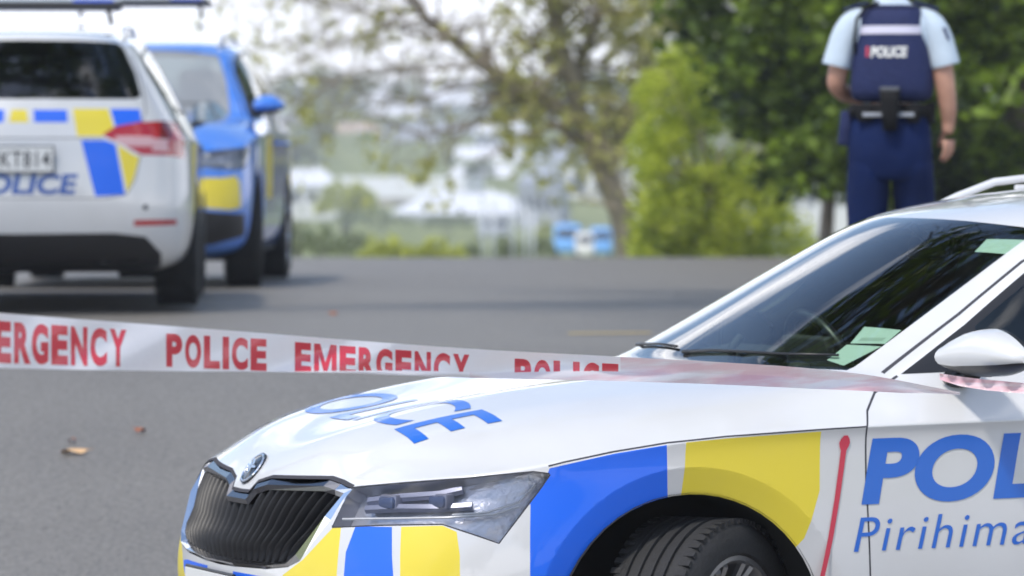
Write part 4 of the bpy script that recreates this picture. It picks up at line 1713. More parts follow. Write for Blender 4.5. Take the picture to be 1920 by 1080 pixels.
add_tube(bm, [(0, .125, 1.70), (0, .148, 1.672), (0, .135, 1.655)], [.010, .017, .010], 8)
add_tube(bm, [(-.024, .128, 1.632), (0, .134, 1.634), (.024, .128, 1.632)], [.004, .008, .004], 6)
body = bm_obj('body', bm, M_SKIN, person)
# hair and cap-less head: short hair shell
bm = bmesh.new()
bmesh.ops.create_uvsphere(bm, u_segments=28, v_segments=18, radius=1)
for v in list(bm.verts):
    v.co = Vector((v.co.x * .088, v.co.y * .108 + .025, v.co.z * .105 + 1.735))
bmesh.ops.delete(bm, geom=[v for v in bm.verts if v.co.z < 1.635 or (v.co.y > .10 and v.co.z < 1.76)], context='VERTS')
bm_obj('hair', bm, M_HAIR, person)
for s in (-1, 1):
    bm = bmesh.new()
    bmesh.ops.create_uvsphere(bm, u_segments=12, v_segments=8, radius=.012)
    bmesh.ops.translate(bm, verts=bm.verts, vec=(s * .032, .118, 1.69))
    bm_obj('eye', bm, M_PLATE, person)
# trousers
bm = bmesh.new()
loft(bm, [(-.003, .0, 1.075, .158, .110, .85), (-.003, -.003, 1.0, .172, .128, .85), (-.003, -.008, .92, .180, .138, .85), (0, -.006, .86, .182, .135, .85), (0, 0, .80, .180, .125, .85), (0, 0, .765, .168, .110, .85), (0, 0, .76, .15, .10, .85)], 32)
for sx, legs in ((-1, ((-.080, 0, .95, .070, .09), (-.088, 0, .86, .092, .118), (-.092, 0, .80, .094, .118), (-.098, .005, .70, .091, .105), (-.105, .015, .56, .080, .090), (-.110, .0, .42, .072, .082), (-.112, -.025, .25, .066, .078), (-.115, -.05, .10, .064, .080), (-.115, -.05, .055, .066, .085))),
                 (1, ((.080, 0, .95, .070, .09), (.088, 0, .86, .092, .118), (.092, 0, .80, .094, .118), (.096, .035, .70, .090, .103), (.100, .06, .56, .080, .090), (.104, .02, .42, .072, .082), (.104, -.06, .25, .066, .076), (.102, -.13, .13, .064, .078), (.102, -.14, .09, .066, .082)))):
    loft(bm, [(a, b, c, d * (1 + .03 * sin(i * 2.3)), e, .95) for i, (a, b, c, d, e) in enumerate(legs)], 26)
for v in bm.verts:
    n_ = noise.noise(Vector((v.co.x * 9, v.co.y * 9, v.co.z * 7)))
    v.co.x += n_ * .008
    v.co.y += noise.noise(Vector((v.co.z * 16, v.co.x * 6, 3))) * .008
tr = bm_obj('trousers', bm, M_TROUS, person)
md = tr.modifiers.new('s', 'SUBSURF')
md.levels = md.render_levels = 1
for s, yy, zz in ((-1, -.01, 0), (1, -.105, .015)):
    bm = bmesh.new()
    loft(bm, [(s * .112, yy + .05, .004 + zz, .046, .145, .8), (s * .112, yy + .05, .03 + zz, .050, .148, .8), (s * .112, yy + .035, .06 + zz, .046, .115, .9), (s * .112, yy - .02, .10 + zz, .044, .062), (s * .112, yy - .03, .15 + zz, .044, .05)], 24)
    bm_obj('boot', bm, M_BELT, person)
# shirt: torso yoke, collar and short sleeves
bm = bmesh.new()
loft(bm, [(0, .0, 1.06, .150, .105), (0, 0, 1.20, .155, .110), (0, 0, 1.34, .178, .115), (0, .0, 1.42, .195, .108), (0, .0, 1.475, .170, .085), (0, .012, 1.51, .100, .065), (0, .018, 1.525, .070, .062), (0, .020, 1.555, .064, .062)], 36)
for s in (-1, 1):
    path = [(s * .110, .0, 1.455), (s * .150, -.002, 1.445), (s * .188, -.004, 1.400), (s * .212, -.008, 1.320), (s * .228, -.012, 1.262), (s * .231, -.012, 1.250)]
    add_tube(bm, path, [.050, .062, .066, .064, .066, .064], 20, cap=False)
for v in bm.verts:
    v.co += Vector((noise.noise(v.co * 14), noise.noise(v.co * 14 + Vector((5, 0, 0))), 0)) * .005
sh_ = bm_obj('shirt', bm, M_SHIRT, person)
md = sh_.modifiers.new('s', 'SUBSURF')
md.levels = md.render_levels = 1
for s in (-1, 1):
    bm = bmesh.new()
    add_box(bm, (s * .150, .0, 1.508), (.115, .055, .012), Matrix.Rotation(s * radians(17), 4, 'Y'), .004)
    bm_obj('epaulette', bm, M_VEST, person)
bm = bmesh.new()
add_box(bm, (.232, -.052, 1.385), (.010, .030, .055), Matrix.Rotation(radians(-18), 4, 'Y') @ Matrix.Rotation(radians(35), 4, 'Z'), .003)
bm_obj('shoulder_patch', bm, M_BADGEC, person)
# vest
bm = bmesh.new()
secs = [(.004, 0, 1.085, .172, .130, .75), (.004, 0, 1.14, .180, .138, .75), (.004, 0, 1.24, .176, .140, .75), (.002, 0, 1.33, .160, .136, .75), (0, 0, 1.40, .143, .130, .75), (0, 0, 1.46, .140, .118, .78), (0, .004, 1.500, .128, .098, .8), (0, .012, 1.515, .105, .075, .9)]
loft(bm, secs, 40)
for v in bm.verts:
    v.co.y += noise.noise(Vector((v.co.x * 11, 0, v.co.z * 9))) * .006
ve = bm_obj('stab_vest', bm, M_VEST, person)
md = ve.modifiers.new('s', 'SUBSURF')
md.levels = md.render_levels = 1
bpy.context.view_layer.update()
vb = BVHTree.FromObject(ve, bpy.context.evaluated_depsgraph_get())


def on_back(x, z, off):
    h = vb.ray_cast(Vector((x, -2, z)), Vector((0, 1, 0)))
    return (h[0] if h[0] else Vector((x, -.12, z))) + Vector((0, -off, 0))


def back_patch(x0, x1, z0, z1, m, name, off=.004, bmx=None):
    b = bmx or bmesh.new()
    if bmx is None:
        bmesh.ops.create_grid(b, x_segments=14, y_segments=3, size=.5)
        for v in b.verts:
            v.co = Vector((v.co.x + .5, v.co.y + .5, 0))
    else:
        refine(b, x1 - x0, z1 - z0, .02)
    for v in b.verts:
        v.co = on_back(x0 + (x1 - x0) * v.co.x, z0 + (z1 - z0) * v.co.y, off)
    return bm_obj(name, b, m, ve)


back_patch(-.132, .128, 1.385, 1.420, M_REFLB, 'reflective_band')
back_patch(-.082, .075, 1.285, 1.332, M_PLATE, 'vest_lettering', .006, text_bm('POLICE', .05, .14))
back_patch(-.102, -.090, 1.288, 1.332, M_RED, 'vest_emblem', .005)
back_patch(-.140, .140, 1.495, 1.50, M_BELT, 'vest_seam', .004)
# duty belt with pouches, radio and holster
bm = bmesh.new()
loft(bm, [(-.003, 0, 1.035, .176, .132, .85), (-.003, 0, 1.040, .182, .138, .85), (-.003, 0, 1.082, .182, .138, .85), (-.003, 0, 1.088, .176, .132, .85)], 36)
for x, y, w, hh in ((.10, -.125, .055, .08), (-.105, -.12, .07, .07), (.17, -.03, .04, .09)):
    add_box(bm, (x, y, 1.05), (w, .04, hh), None, .008)
bl = bm_obj('duty_belt', bm, M_BELT, person)
bm = bmesh.new()
add_box(bm, (-.065, -.141, 1.042), (.10, .008, .018), None, .002)
add_box(bm, (.062, -.143, 1.042), (.085, .008, .018), None, .002)
bm_obj('belt_band', bm, mat('belt_grey', (.30, .32, .36), .5), bl)
bm = bmesh.new()
loft(bm, [(.002, -.165, .975, .030, .022, .6), (.002, -.165, 1.04, .034, .024, .6), (.002, -.165, 1.10, .040, .026, .6), (.002, -.160, 1.155, .046, .024, .6)], 20)
bm_obj('radio_pouch', bm, M_BELT, bl)
bm = bmesh.new()
add_box(bm, (.002, -.185, 1.15), (.080, .008, .018), None, .003)
bm_obj('pouch_flap', bm, mat('pouch_grey', (.10, .105, .12), .7), bl)
bm = bmesh.new()
add_box(bm, (-.195, .0, .985), (.050, .10, .15), Matrix.Rotation(radians(6), 4, 'Y'), .012)
bm_obj('holster', bm, M_VEST, bl)
# radio lead over the left shoulder
bm = bmesh.new()
add_tube(bm, [(-.05, -.08, 1.52), (-.10, -.10, 1.50), (-.140, -.10, 1.45), (-.152, -.09, 1.36), (-.150, -.08, 1.30)], .008, 8)
bm_obj('radio_lead', bm, M_BELT, person)

# ------------------------------------------------------------------ ground, road
def pix(u, Y):
    """world x that appears at photo column u for depth Y (used once, to lay out the far town)"""
    return (u - 960) / FPX * Y


def grid_sheet(name, xs, ys, off, m, kind='structure'):
    bm = bmesh.new()
    g = [[bm.verts.new((x, y, ground_z(x, y) + off)) for x in xs] for y in ys]
    for j in range(len(ys) - 1):
        for i in range(len(xs) - 1):
            bm.faces.new((g[j][i], g[j][i + 1], g[j + 1][i + 1], g[j + 1][i]))
    o = bm_obj(name, bm, m)
    tag(o, kind=kind)
    return o


def grass_mat(name, a, b, sc):
    m = bpy.data.materials.new(name)
    m.use_nodes = True
    nt = m.node_tree
    bs = nt.nodes['Principled BSDF']
    bs.inputs['Roughness'].default_value = .95
    bs.inputs['Specular IOR Level'].default_value = .1
    tc = nt.nodes.new('ShaderNodeTexCoord')
    n = nt.nodes.new('ShaderNodeTexNoise')
    n.inputs['Scale'].default_value = sc
    n.inputs['Detail'].default_value = 9
    nt.links.new(tc.outputs['Object'], n.inputs['Vector'])
    r = nt.nodes.new('ShaderNodeValToRGB')
    r.color_ramp.elements[0].position = .35
    r.color_ramp.elements[0].color = (*a, 1)
    r.color_ramp.elements[1].position = .65
    r.color_ramp.elements[1].color = (*b, 1)
    nt.links.new(n.outputs['Fac'], r.inputs[0])
    nt.links.new(r.outputs[0], bs.inputs['Base Color'])
    return m


M_GRASS = grass_mat('grass', (.12, .15, .05), (.26, .28, .10), .25)
M_HILL = grass_mat('hill_green', (.030, .055, .022), (.085, .105, .04), .03)


def asphalt():
    m = bpy.data.materials.new('asphalt')
    m.use_nodes = True
    nt = m.node_tree
    b = nt.nodes['Principled BSDF']
    b.inputs['Roughness'].default_value = .55
    b.inputs['Specular IOR Level'].default_value = .5
    tc = nt.nodes.new('ShaderNodeTexCoord')
    n1 = nt.nodes.new('ShaderNodeTexNoise')
    n1.inputs['Scale'].default_value = .7
    n1.inputs['Detail'].default_value = 5
    n2 = nt.nodes.new('ShaderNodeTexNoise')
    n2.inputs['Scale'].default_value = 55
    n2.inputs['Detail'].default_value = 6
    v = nt.nodes.new('ShaderNodeTexVoronoi')
    v.inputs['Scale'].default_value = 120
    for n in (n1, n2, v):
        nt.links.new(tc.outputs['Object'], n.inputs['Vector'])
    mx = nt.nodes.new('ShaderNodeMix')
    mx.data_type = 'RGBA'
    mx.inputs['A'].default_value = (.136, .125, .110, 1)
    mx.inputs['B'].default_value = (.196, .181, .160, 1)
    nt.links.new(n1.outputs['Fac'], mx.inputs['Factor'])
    r = nt.nodes.new('ShaderNodeMapRange')
    r.inputs['From Min'].default_value = .3
    r.inputs['From Max'].default_value = .7
    r.inputs['To Min'].default_value = .62
    r.inputs['To Max'].default_value = 1.38
    nt.links.new(n2.outputs['Fac'], r.inputs['Value'])
    mu = nt.nodes.new('ShaderNodeMix')
    mu.data_type = 'RGBA'
    mu.blend_type = 'MULTIPLY'
    mu.inputs['Factor'].default_value = 1
    nt.links.new(mx.outputs['Result'], mu.inputs['A'])
    nt.links.new(r.outputs['Result'], mu.inputs['B'])
    nt.links.new(mu.outputs['Result'], b.inputs['Base Color'])
    bp = nt.nodes.new('ShaderNodeBump')
    bp.inputs['Strength'].default_value = .55
    bp.inputs['Distance'].default_value = .006
    nt.links.new(v.outputs['Distance'], bp.inputs['Height'])
    nt.links.new(bp.outputs['Normal'], b.inputs['Normal'])
    return m


def rng(a, b, n):
    return [a + (b - a) * i / n for i in range(n + 1)]


gx = [-700, -450, -300, -200, -140, -100, -70, -50, -35, -25, -18] + rng(-14, 14, 28) + [18, 25, 35, 50, 70, 100, 140, 200, 300, 450, 700]
gy = [-400, -250, -150, -90, -60, -40, -25] + rng(-12, 60, 96) + rng(64, 120, 14)[0:] + rng(130, 420, 29) + rng(440, 1500, 53)
grid_sheet('ground', gx, gy, -.03, M_GRASS)
M_ASPH = asphalt()
grid_sheet('road', rng(-9, 9, 36), [-60, -45, -35, -25, -18] + rng(-10, 58, 136), 0.0, M_ASPH)
for sx, nm in ((-9, 'kerb'), (9, 'kerb')):
    bm = bmesh.new()
    ys = rng(-10, 58, 68)
    w = .15 * (1 if sx > 0 else -1)
    prof = [(0, -.05), (0, .12), (w, .13), (w, -.05)]
    g = [[bm.verts.new((sx + a, y, ground_z(sx, y) + b)) for a, b in prof] for y in ys]
    for a, b in zip(g, g[1:]):
        for i in range(3):
            bm.faces.new((a[i], a[i + 1], b[i + 1], b[i]))
    tag(bm_obj(nm, bm, mat('kerb_concrete', (.30, .29, .27), .85, var=.15)), kind='structure')
# faded yellow marking and a paler worn band
M_YLINE = mat('faded_yellow_paint', (.50, .38, .17), .8, var=.25, vscale=14)


def marking(name, pts, w, m, off=.004):
    bm = bmesh.new()
    prev = None
    for (x, y) in pts:
        row = [bm.verts.new((x, y - w / 2, ground_z(x, y - w / 2) + off)), bm.verts.new((x, y + w / 2, ground_z(x, y + w / 2) + off))]
        if prev:
            bm.faces.new((prev[0], row[0], row[1], prev[1]))
        prev = row
    return tag(bm_obj(name, bm, m), kind='structure')


YL = 23.0
marking('road_marking', [(pix(1065, YL) + i * .05, YL + .01 * i) for i in range(9)], .14, M_YLINE)

# dry leaves on the asphalt
M_LEAFO = mat('dry_leaf_orange', (.66, .42, .22), .8)
M_LEAFB = mat('dry_leaf_brown', (.28, .10, .05), .8)
def row_y(v):
    Y = 14.0
    while 330 + (CAMZ - ground_z(0, Y)) / Y * FPX > v and Y < 40:
        Y += .02
    return Y


for i, (u, v_, sz, m, lab) in enumerate(((137, 851, .050, M_LEAFO, 'pale orange fallen leaf on the grey road, largest of the fallen leaves'),
                                         (135, 829, .022, M_LEAFB, 'small brown fallen leaf just beyond the pale orange leaf'),
                                         (262, 812, .024, M_LEAFB, 'brown fallen leaf on the road, nearest to the bonnet of the white wagon'),
                                         (625, 592, .030, M_LEAFB, 'reddish fallen leaf alone on the road beyond the tape'))):
    Y = row_y(v_)
    bm = bmesh.new()
    n = 14
    pts = []
    for k in range(n):
        a = 2 * pi * k / n
        r = sz * (.55 + .45 * abs(cos(a)) ** .5) * (1 + .15 * sin(3 * a + i))
        pts.append(bm.verts.new((r * cos(a), r * sin(a) * .7, .008 + .008 * sin(a * 2 + i))))
    c = bm.verts.new((0, 0, .018))
    for k in range(n):
        bm.faces.new((pts[k], pts[(k + 1) % n], c))
    add_tube(bm, [(sz * .9, 0, .012), (sz * 1.5, .005, .016)], .0012, 4)
    o = bm_obj('fallen_leaf', bm, m)
    o.location = (pix(u, Y), Y, ground_z(pix(u, Y), Y) + .004)
    o.rotation_euler = (0, 0, i * 1.3)
    tag(o, lab, 'leaf')

# ------------------------------------------------------------------ barrier tape
M_TAPE = mat('tape_film', (.92, .89, .90), .34, coat=.4, bump=.5, bscale=9)
M_TAPE.node_tree.nodes['Principled BSDF'].inputs['Transmission Weight'].default_value = 0.0
M_TAPERED = mat('tape_print', (.74, .035, .06), .4, coat=.3)
_nt = M_TAPE.node_tree
_b = _nt.nodes['Principled BSDF']
_tr = _nt.nodes.new('ShaderNodeBsdfTranslucent')
_tr.inputs['Color'].default_value = (.85, .78, .78, 1)
_ms = _nt.nodes.new('ShaderNodeMixShader')
_ms.inputs[0].default_value = .22
_nt.links.new(_b.outputs[0], _ms.inputs[1])
_nt.links.new(_tr.outputs[0], _ms.inputs[2])
_nt.links.new(_ms.outputs[0], _nt.nodes['Material Output'].inputs['Surface'])
th_ = atan((540 - YH) / FPX)


def wp(u, v, Y):
    """world point seen at photo pixel (u, v) at depth Y"""
    dx, dz = (u - 960) / FPX, -(v - 540) / FPX
    d = Vector((dx, cos(th_) + dz * sin(th_), -sin(th_) + dz * cos(th_)))
    return Vector((0, 0, CAMZ)) + d * (Y / d.y)


# stations: (photo column, top row, bottom row, depth) measured on the tape, turned into 3D points
TS = [(-1500, 470, 590, 7.6), (-900, 502, 630, 7.75), (-420, 545, 668, 8.0), (-200, 568, 682, 8.3), (0, 587, 690, 8.6), (250, 606, 695, 8.95), (500, 625, 698, 9.35), (700, 641, 702, 9.65), (900, 655, 709, 9.95), (1050, 663, 712, 10.2), (1200, 671, 716, 10.45), (1350, 679, 721, 10.8), (1500, 689, 728, 11.15), (1620, 702, 733, 11.5), (1700, 716, 737, 11.75), (1765, 729, 738, 11.85), (1800, 735, 741, 11.95)]


def tape_at(u):
    for i in range(len(TS) - 1):
        a, b = TS[i], TS[i + 1]
        if u <= b[0] or i == len(TS) - 2:
            t = (u - a[0]) / (b[0] - a[0])
            p0, p1 = TS[max(i - 1, 0)], TS[min(i + 2, len(TS) - 1)]
            r = []
            for k in (1, 2, 3):
                m0 = (b[k] - p0[k]) / max(1, b[0] - p0[0]) * (b[0] - a[0])
                m1 = (p1[k] - a[k]) / max(1, p1[0] - a[0]) * (b[0] - a[0])
                t2, t3 = t * t, t * t * t
                r.append((2 * t3 - 3 * t2 + 1) * a[k] + (t3 - 2 * t2 + t) * m0 + (-2 * t3 + 3 * t2) * b[k] + (t3 - t2) * m1)
            return r


def tape_pt(u, s, off=0.0):
    """s 0 = top edge .. 1 = lower edge of the visible face"""
    vt, vb_, Y = tape_at(u)
    rip = .010 * sin(u * .013 + s * 2) + .006 * sin(u * .031 + s * 5)
    Yd = Y + rip + .020 * sin(s * pi) * sstep(u, 300, 1300) - off
    return wp(u, vt + (vb_ - vt) * s, Yd)


def fold_h(u):
    return .02 + .18 * sstep(u, 480, 900) + .20 * sstep(u, 880, 1180) + .12 * sstep(u, 1180, 1500)


tape = empty('barrier_tape', tuple(wp(500, 660, 9.35)), (0, 0, 0), 'white tape with red lettering, stretched from the left across the bonnet to a door mirror', 'barrier tape', 'police barrier tape')
TM = Matrix.Translation(-tape.location)
bm = bmesh.new()
us = rng(-1500, 1800, 280)
NS = 9
G = [[bm.verts.new(tape_pt(u, j / NS)) for j in range(NS + 1)] for u in us]
for a, b in zip(G, G[1:]):
    for j in range(NS):
        bm.faces.new((a[j], a[j + 1], b[j + 1], b[j])).material_index = 0 if a[j].co.x < pix(1160, 10.4) else 1
for gi, u in enumerate(us[:-1]):
    if u > 1180:
        for j in range(NS):
            f_ = bm.faces.get((G[gi][j], G[gi][j + 1], G[gi + 1][j + 1], G[gi + 1][j]))
            if f_ and noise.noise(Vector((u * .006, j * .9, 2))) > 9:
                f_.material_index = 1
# the folded-back lower part, behind the face
FB = [[bm.verts.new(tape_pt(u, 1 - fold_h(u) * q, .003 + .004 * sin(q * pi))) for q in (0, .5, 1)] for u in us]
for (a, b), u in zip(zip(FB, FB[1:]), us):
    if u > 420:
        for j in range(2):
            bm.faces.new((a[j], b[j], b[j + 1], a[j + 1])).material_index = 1 if u > 880 else 0
bmesh.ops.transform(bm, matrix=TM, verts=bm.verts)
M_TAPEPINK = M_TAPE.copy()
M_TAPEPINK.name = 'crumpled_tape_film'
_nt = M_TAPEPINK.node_tree
_b = _nt.nodes['Principled BSDF']
_tc = _nt.nodes.new('ShaderNodeTexCoord')
_mp = _nt.nodes.new('ShaderNodeMapping')
_mp.inputs['Scale'].default_value = (4.5, .5, 34)
_mp.inputs['Rotation'].default_value = (0, radians(5), 0)
_no = _nt.nodes.new('ShaderNodeTexNoise')
_no.inputs['Scale'].default_value = 1.0
_no.inputs['Detail'].default_value = 4
_rp = _nt.nodes.new('ShaderNodeValToRGB')
_rp.color_ramp.elements[0].position = .42
_rp.color_ramp.elements[0].color = (.88, .83, .84, 1)
_rp.color_ramp.elements[1].position = .60
_rp.color_ramp.elements[1].color = (.78, .42, .46, 1)
_nt.links.new(_tc.outputs['Object'], _mp.inputs['Vector'])
_nt.links.new(_mp.outputs[0], _no.inputs['Vector'])
_nt.links.new(_no.outputs['Fac'], _rp.inputs[0])
_nt.links.new(_rp.outputs[0], _b.inputs['Base Color'])
bm_obj('tape_strip', bm, [M_TAPE, M_TAPEPINK], tape)


def tape_word(txt, u0, u1, a0, a1, b0, b1, m=None, clip=None):
    """word between columns u0..u1; its top/bottom run from (a0,b0) at u0 to (a1,b1) at u1 in tape height"""
    t = word_bm(txt)
    refine(t, 1, .35, .03)
    for v in t.verts:
        u = u0 + (u1 - u0) * v.co.x
        top = a0 + (a1 - a0) * v.co.x
        bot = b0 + (b1 - b0) * v.co.x
        s = bot + (top - bot) * v.co.y
        lim_ = 1 - fold_h(u) * .9
        s = min(max(s, .02), lim_)
        v.co = TM @ tape_pt(u, s, .0012)
    bmesh.ops.dissolve_degenerate(t, edges=t.edges, dist=1e-6)
    return bm_obj('tape_lettering', t, m or M_TAPERED, tape)


tape_word('POLICE', -330, -140, .16, .16, .88, .88)
tape_word('EMERGENCY', -760, -410, .15, .15, .88, .88)
tape_word('POLICE', -1010, -820, .15, .15, .88, .88)
tape_word('EMERGENCY', -95, 237, .14, .15, .90, .92)
tape_word('POLICE', 312, 500, .17, .15, .90, .97)
tape_word('EMERGENCY', 553, 880, .17, .21, .99, 1.30)
tape_word('POLICE', 965, 1160, .26, .30, 1.35, 1.7)
_p = wp(-1505, 530, 7.6)
bm = bmesh.new()
add_tube(bm, [(0, 0, -.3), (0, 0, _p.z + .25)], .030, 14)
add_lathe(bm, [(_p.z + .25, .034), (_p.z + .28, .030), (_p.z + .295, .001)], 'z', 14)
o = bm_obj('steel_post', bm, mat('galvanised', (.5, .52, .55), .5, metal=.4))
o.location = (_p.x, _p.y + .03, 0)
tag(o, 'grey steel post holding the left end of the tape', 'post')
# loose run of the tape beyond the mirror
bm = bmesh.new()
T2 = [(1762, 700, 712, 11.80), (1800, 706, 724, 11.72), (1850, 712, 732, 11.66), (1920, 718, 738, 11.6), (2020, 722, 748, 11.5), (2200, 728, 760, 11.3)]
prev = None
for i in range(46):
    t = i / 45 * (len(T2) - 1)
    j = min(int(t), len(T2) - 2)
    f = t - j
    q = [T2[j][k] + (T2[j + 1][k] - T2[j][k]) * f for k in range(4)]
    row = [bm.verts.new(wp(q[0], q[1] + (q[2] - q[1]) * s, q[3] + .008 * sin(t * 9 + s * 3) + .01 * sin(s * pi))) for s in (0, .33, .66, 1)]
    if prev:
        for k in range(3):
            bm.faces.new((prev[k], prev[k + 1], row[k + 1], row[k])).material_index = 1
    prev = row
o = bm_obj('barrier_tape', bm, [M_TAPE, M_TAPEPINK])
tag(o, 'short crumpled run of pink and white tape under a door mirror', 'barrier tape', 'police barrier tape')

HAZE = 0.00065
# ------------------------------------------------------------------ trees and bushes
def leaf_mat(name, a, b, trans=.35, sc=1.3):
    m = bpy.data.materials.new(name)
    m.use_nodes = True
    nt = m.node_tree
    bs = nt.nodes['Principled BSDF']
    bs.inputs['Roughness'].default_value = .5
    bs.inputs['Specular IOR Level'].default_value = .4
    geo = nt.nodes.new('ShaderNodeNewGeometry')
    tc = nt.nodes.new('ShaderNodeTexCoord')
    n = nt.nodes.new('ShaderNodeTexNoise')
    n.inputs['Scale'].default_value = sc
    n.inputs['Detail'].default_value = 3
    nt.links.new(tc.outputs['Object'], n.inputs['Vector'])
    ad = nt.nodes.new('ShaderNodeMath')
    ad.operation = 'ADD'
    ml = nt.nodes.new('ShaderNodeMath')
    ml.operation = 'MULTIPLY'
    ml.inputs[1].default_value = .55
    nt.links.new(geo.outputs['Random Per Island'], ml.inputs[0])
    nt.links.new(ml.outputs[0], ad.inputs[0])
    nt.links.new(n.outputs['Fac'], ad.inputs[1])
    r = nt.nodes.new('ShaderNodeValToRGB')
    r.color_ramp.elements[0].position = .45
    r.color_ramp.elements[0].color = (*a, 1)
    r.color_ramp.elements[1].position = 1.05 if False else .98
    r.color_ramp.elements[1].color = (*b, 1)
    nt.links.new(ad.outputs[0], r.inputs[0])
    nt.links.new(r.outputs[0], bs.inputs['Base Color'])
    tr = nt.nodes.new('ShaderNodeBsdfTranslucent')
    nt.links.new(r.outputs[0], tr.inputs['Color'])
    ms = nt.nodes.new('ShaderNodeMixShader')
    ms.inputs[0].default_value = trans
    nt.links.new(bs.outputs[0], ms.inputs[1])
    nt.links.new(tr.outputs[0], ms.inputs[2])
    nt.links.new(ms.outputs[0], nt.nodes['Material Output'].inputs['Surface'])
    return m


M_LDARK = leaf_mat('dark_leaf', (.008, .022, .003), (.21, .31, .022), .36)
M_LWILLOW = leaf_mat('willow_leaf', (.20, .28, .02), (.60, .66, .07), .45)
M_LSPRING = leaf_mat('spring_leaf', (.30, .31, .08), (.60, .58, .18), .45)
M_LFAR = leaf_mat('far_leaf', (.13, .17, .08), (.32, .36, .18), .2, .2)
M_LFAR2 = leaf_mat('far_yellow_leaf', (.30, .34, .05), (.60, .62, .10), .3, .2)
M_TWIG = mat('twig_bark', (.36, .31, .27), .9)
M_BARK = mat('bark', (.24, .20, .15), .9, var=.35, vscale=3, bump=.6, bscale=8)
M_BARKDK = mat('dark_bark', (.10, .085, .065), .9, var=.35, vscale=3, bump=.6, bscale=8)


def rand_dir(r):
    while True:
        v = Vector((r.uniform(-1, 1), r.uniform(-1, 1), r.uniform(-1, 1)))
        if .1 < v.length < 1:
            return v.normalized()


def leaf_cloud(name, pts, size, m, parent, seed, jitter=.5, aspect=.55):
    """pts: (centre, spread, count) clusters of single leaves."""
    r = random.Random(seed)
    vs, fs = [], []
    for c, sp, k in pts:
        for _ in range(k):
            p = c + rand_dir(r) * sp * r.random() ** .5
            d = rand_dir(r)
            d.z = d.z * .6 - .15
            d.normalize()
            s = size * r.uniform(1 - jitter, 1 + jitter)
            q = d.cross(rand_dir(r)).normalized() * s * aspect
            d = d * s
            i = len(vs)
            vs += [p - d * .5, p + q * .5, p + d * .5, p - q * .5]
            fs.append((i, i + 1, i + 2, i + 3))
    me = bpy.data.meshes.new(name)
    me.from_pydata([tuple(v) for v in vs], [], fs)
    return link(name, me, m, parent)


def grow(bm, p, d, L, rad, depth, r, tips, bend=.25, droop=0.0, seg=5, split=(2, 3), ratio=(.62, .8), spread=.6):
    pts, rads = [Vector(p)], [rad]
    d = Vector(d).normalized()
    for i in range(seg):
        d = (d + rand_dir(r) * bend * .5 + Vector((0, 0, -droop))).normalized()
        pts.append(pts[-1] + d * L / seg)
        rads.append(rad * (1 - .5 * (i + 1) / seg))
        if depth <= 1:
            tips.append((pts[-1].copy(), d.copy(), depth))
    add_tube(bm, pts, rads, 7 if rad > .05 else 4, cap=False)
    if depth == 0:
        return
    for k in range(r.randint(*split)):
        i = r.randint(max(1, seg // 2), seg)
        nd = (d + rand_dir(r) * spread).normalized()
        grow(bm, pts[i], nd, L * r.uniform(*ratio), rads[i] * .68, depth - 1, r, tips, bend, droop, seg, split, ratio, spread)


def make_tree(kind, loc, label, seed, limbs, leaf, lsize, per, sp, bark, group=None, cat='tree', **kw):
    r = random.Random(seed)
    root = empty(kind, loc, (0, 0, 0), label, cat, group)
    bm = bmesh.new()
    tips = []
    for (p, d, L, rad, dep) in limbs:
        grow(bm, Vector(p), Vector(d), L, rad, dep, r, tips, **kw)
    bm_obj('trunk', bm, bark, root)
    cl = [(t[0], sp, per if r.random() < .9 else per * 2) for t in tips if r.random() < .95]
    leaf_cloud('crown', cl, lsize, leaf, root, seed + 1)
    return root


def gp(u, Y):
    x = pix(u, Y)
    return (x, Y, ground_z(x, Y) - .05)


# the big dark tree on the right, its crown reaching above the road
DY = 47.0
base = gp(1545, DY)
r_ = random.Random(5)
root = empty('leafy_tree', base, (0, 0, 0), 'big dark green broadleaf tree whose crown hangs behind the officer', 'tree')
bm = bmesh.new()
tips = []
grow(bm, (0, 0, 0), (.06, 0, 1), 2.2, .08, 0, r_, [], bend=.12)
grow(bm, (1.9, .6, 0), (.1, 0, 1), 3.0, .26, 0, r_, [], bend=.12)
for (p, d, L, rad) in (((1.9, .6, 2.8), (-.5, 0, .8), 4.0, .16), ((1.9, .6, 2.8), (.4, .2, .9), 4.0, .18), ((2.0, .6, 2.9), (.9, -.2, .6), 4.0, .15), ((.1, 0, 2.9), (-.6, .1, .6), 2.6, .08), ((.1, 0, 2.4), (.4, -.4, .8), 2.8, .08)):
    grow(bm, p, d, L, rad, 3, r_, tips, bend=.3, split=(2, 3))
bm_obj('trunk', bm, M_BARK, root)
cl = []
# crown: clumps filling a lumpy volume, denser outside, with the ragged lower left edge of the photograph
ZT = lambda v: (330 - v) / FPX * DY + CAMZ - base[2]
XT = lambda u: pix(u, DY) - base[0]
edge = [(1190, -60), (1262, 30), (1300, 80), (1330, 130), (1345, 200), (1372, 215), (1405, 270), (1440, 290), (1462, 345), (1500, 350), (1545, 330), (1590, 345), (1640, 380), (1750, 395), (1920, 400), (2200, 380)]


def edge_v(u):
    for (a, b), (c, d) in zip(edge, edge[1:]):
        if a <= u <= c:
            return b + (d - b) * (u - a) / (c - a)
    return None


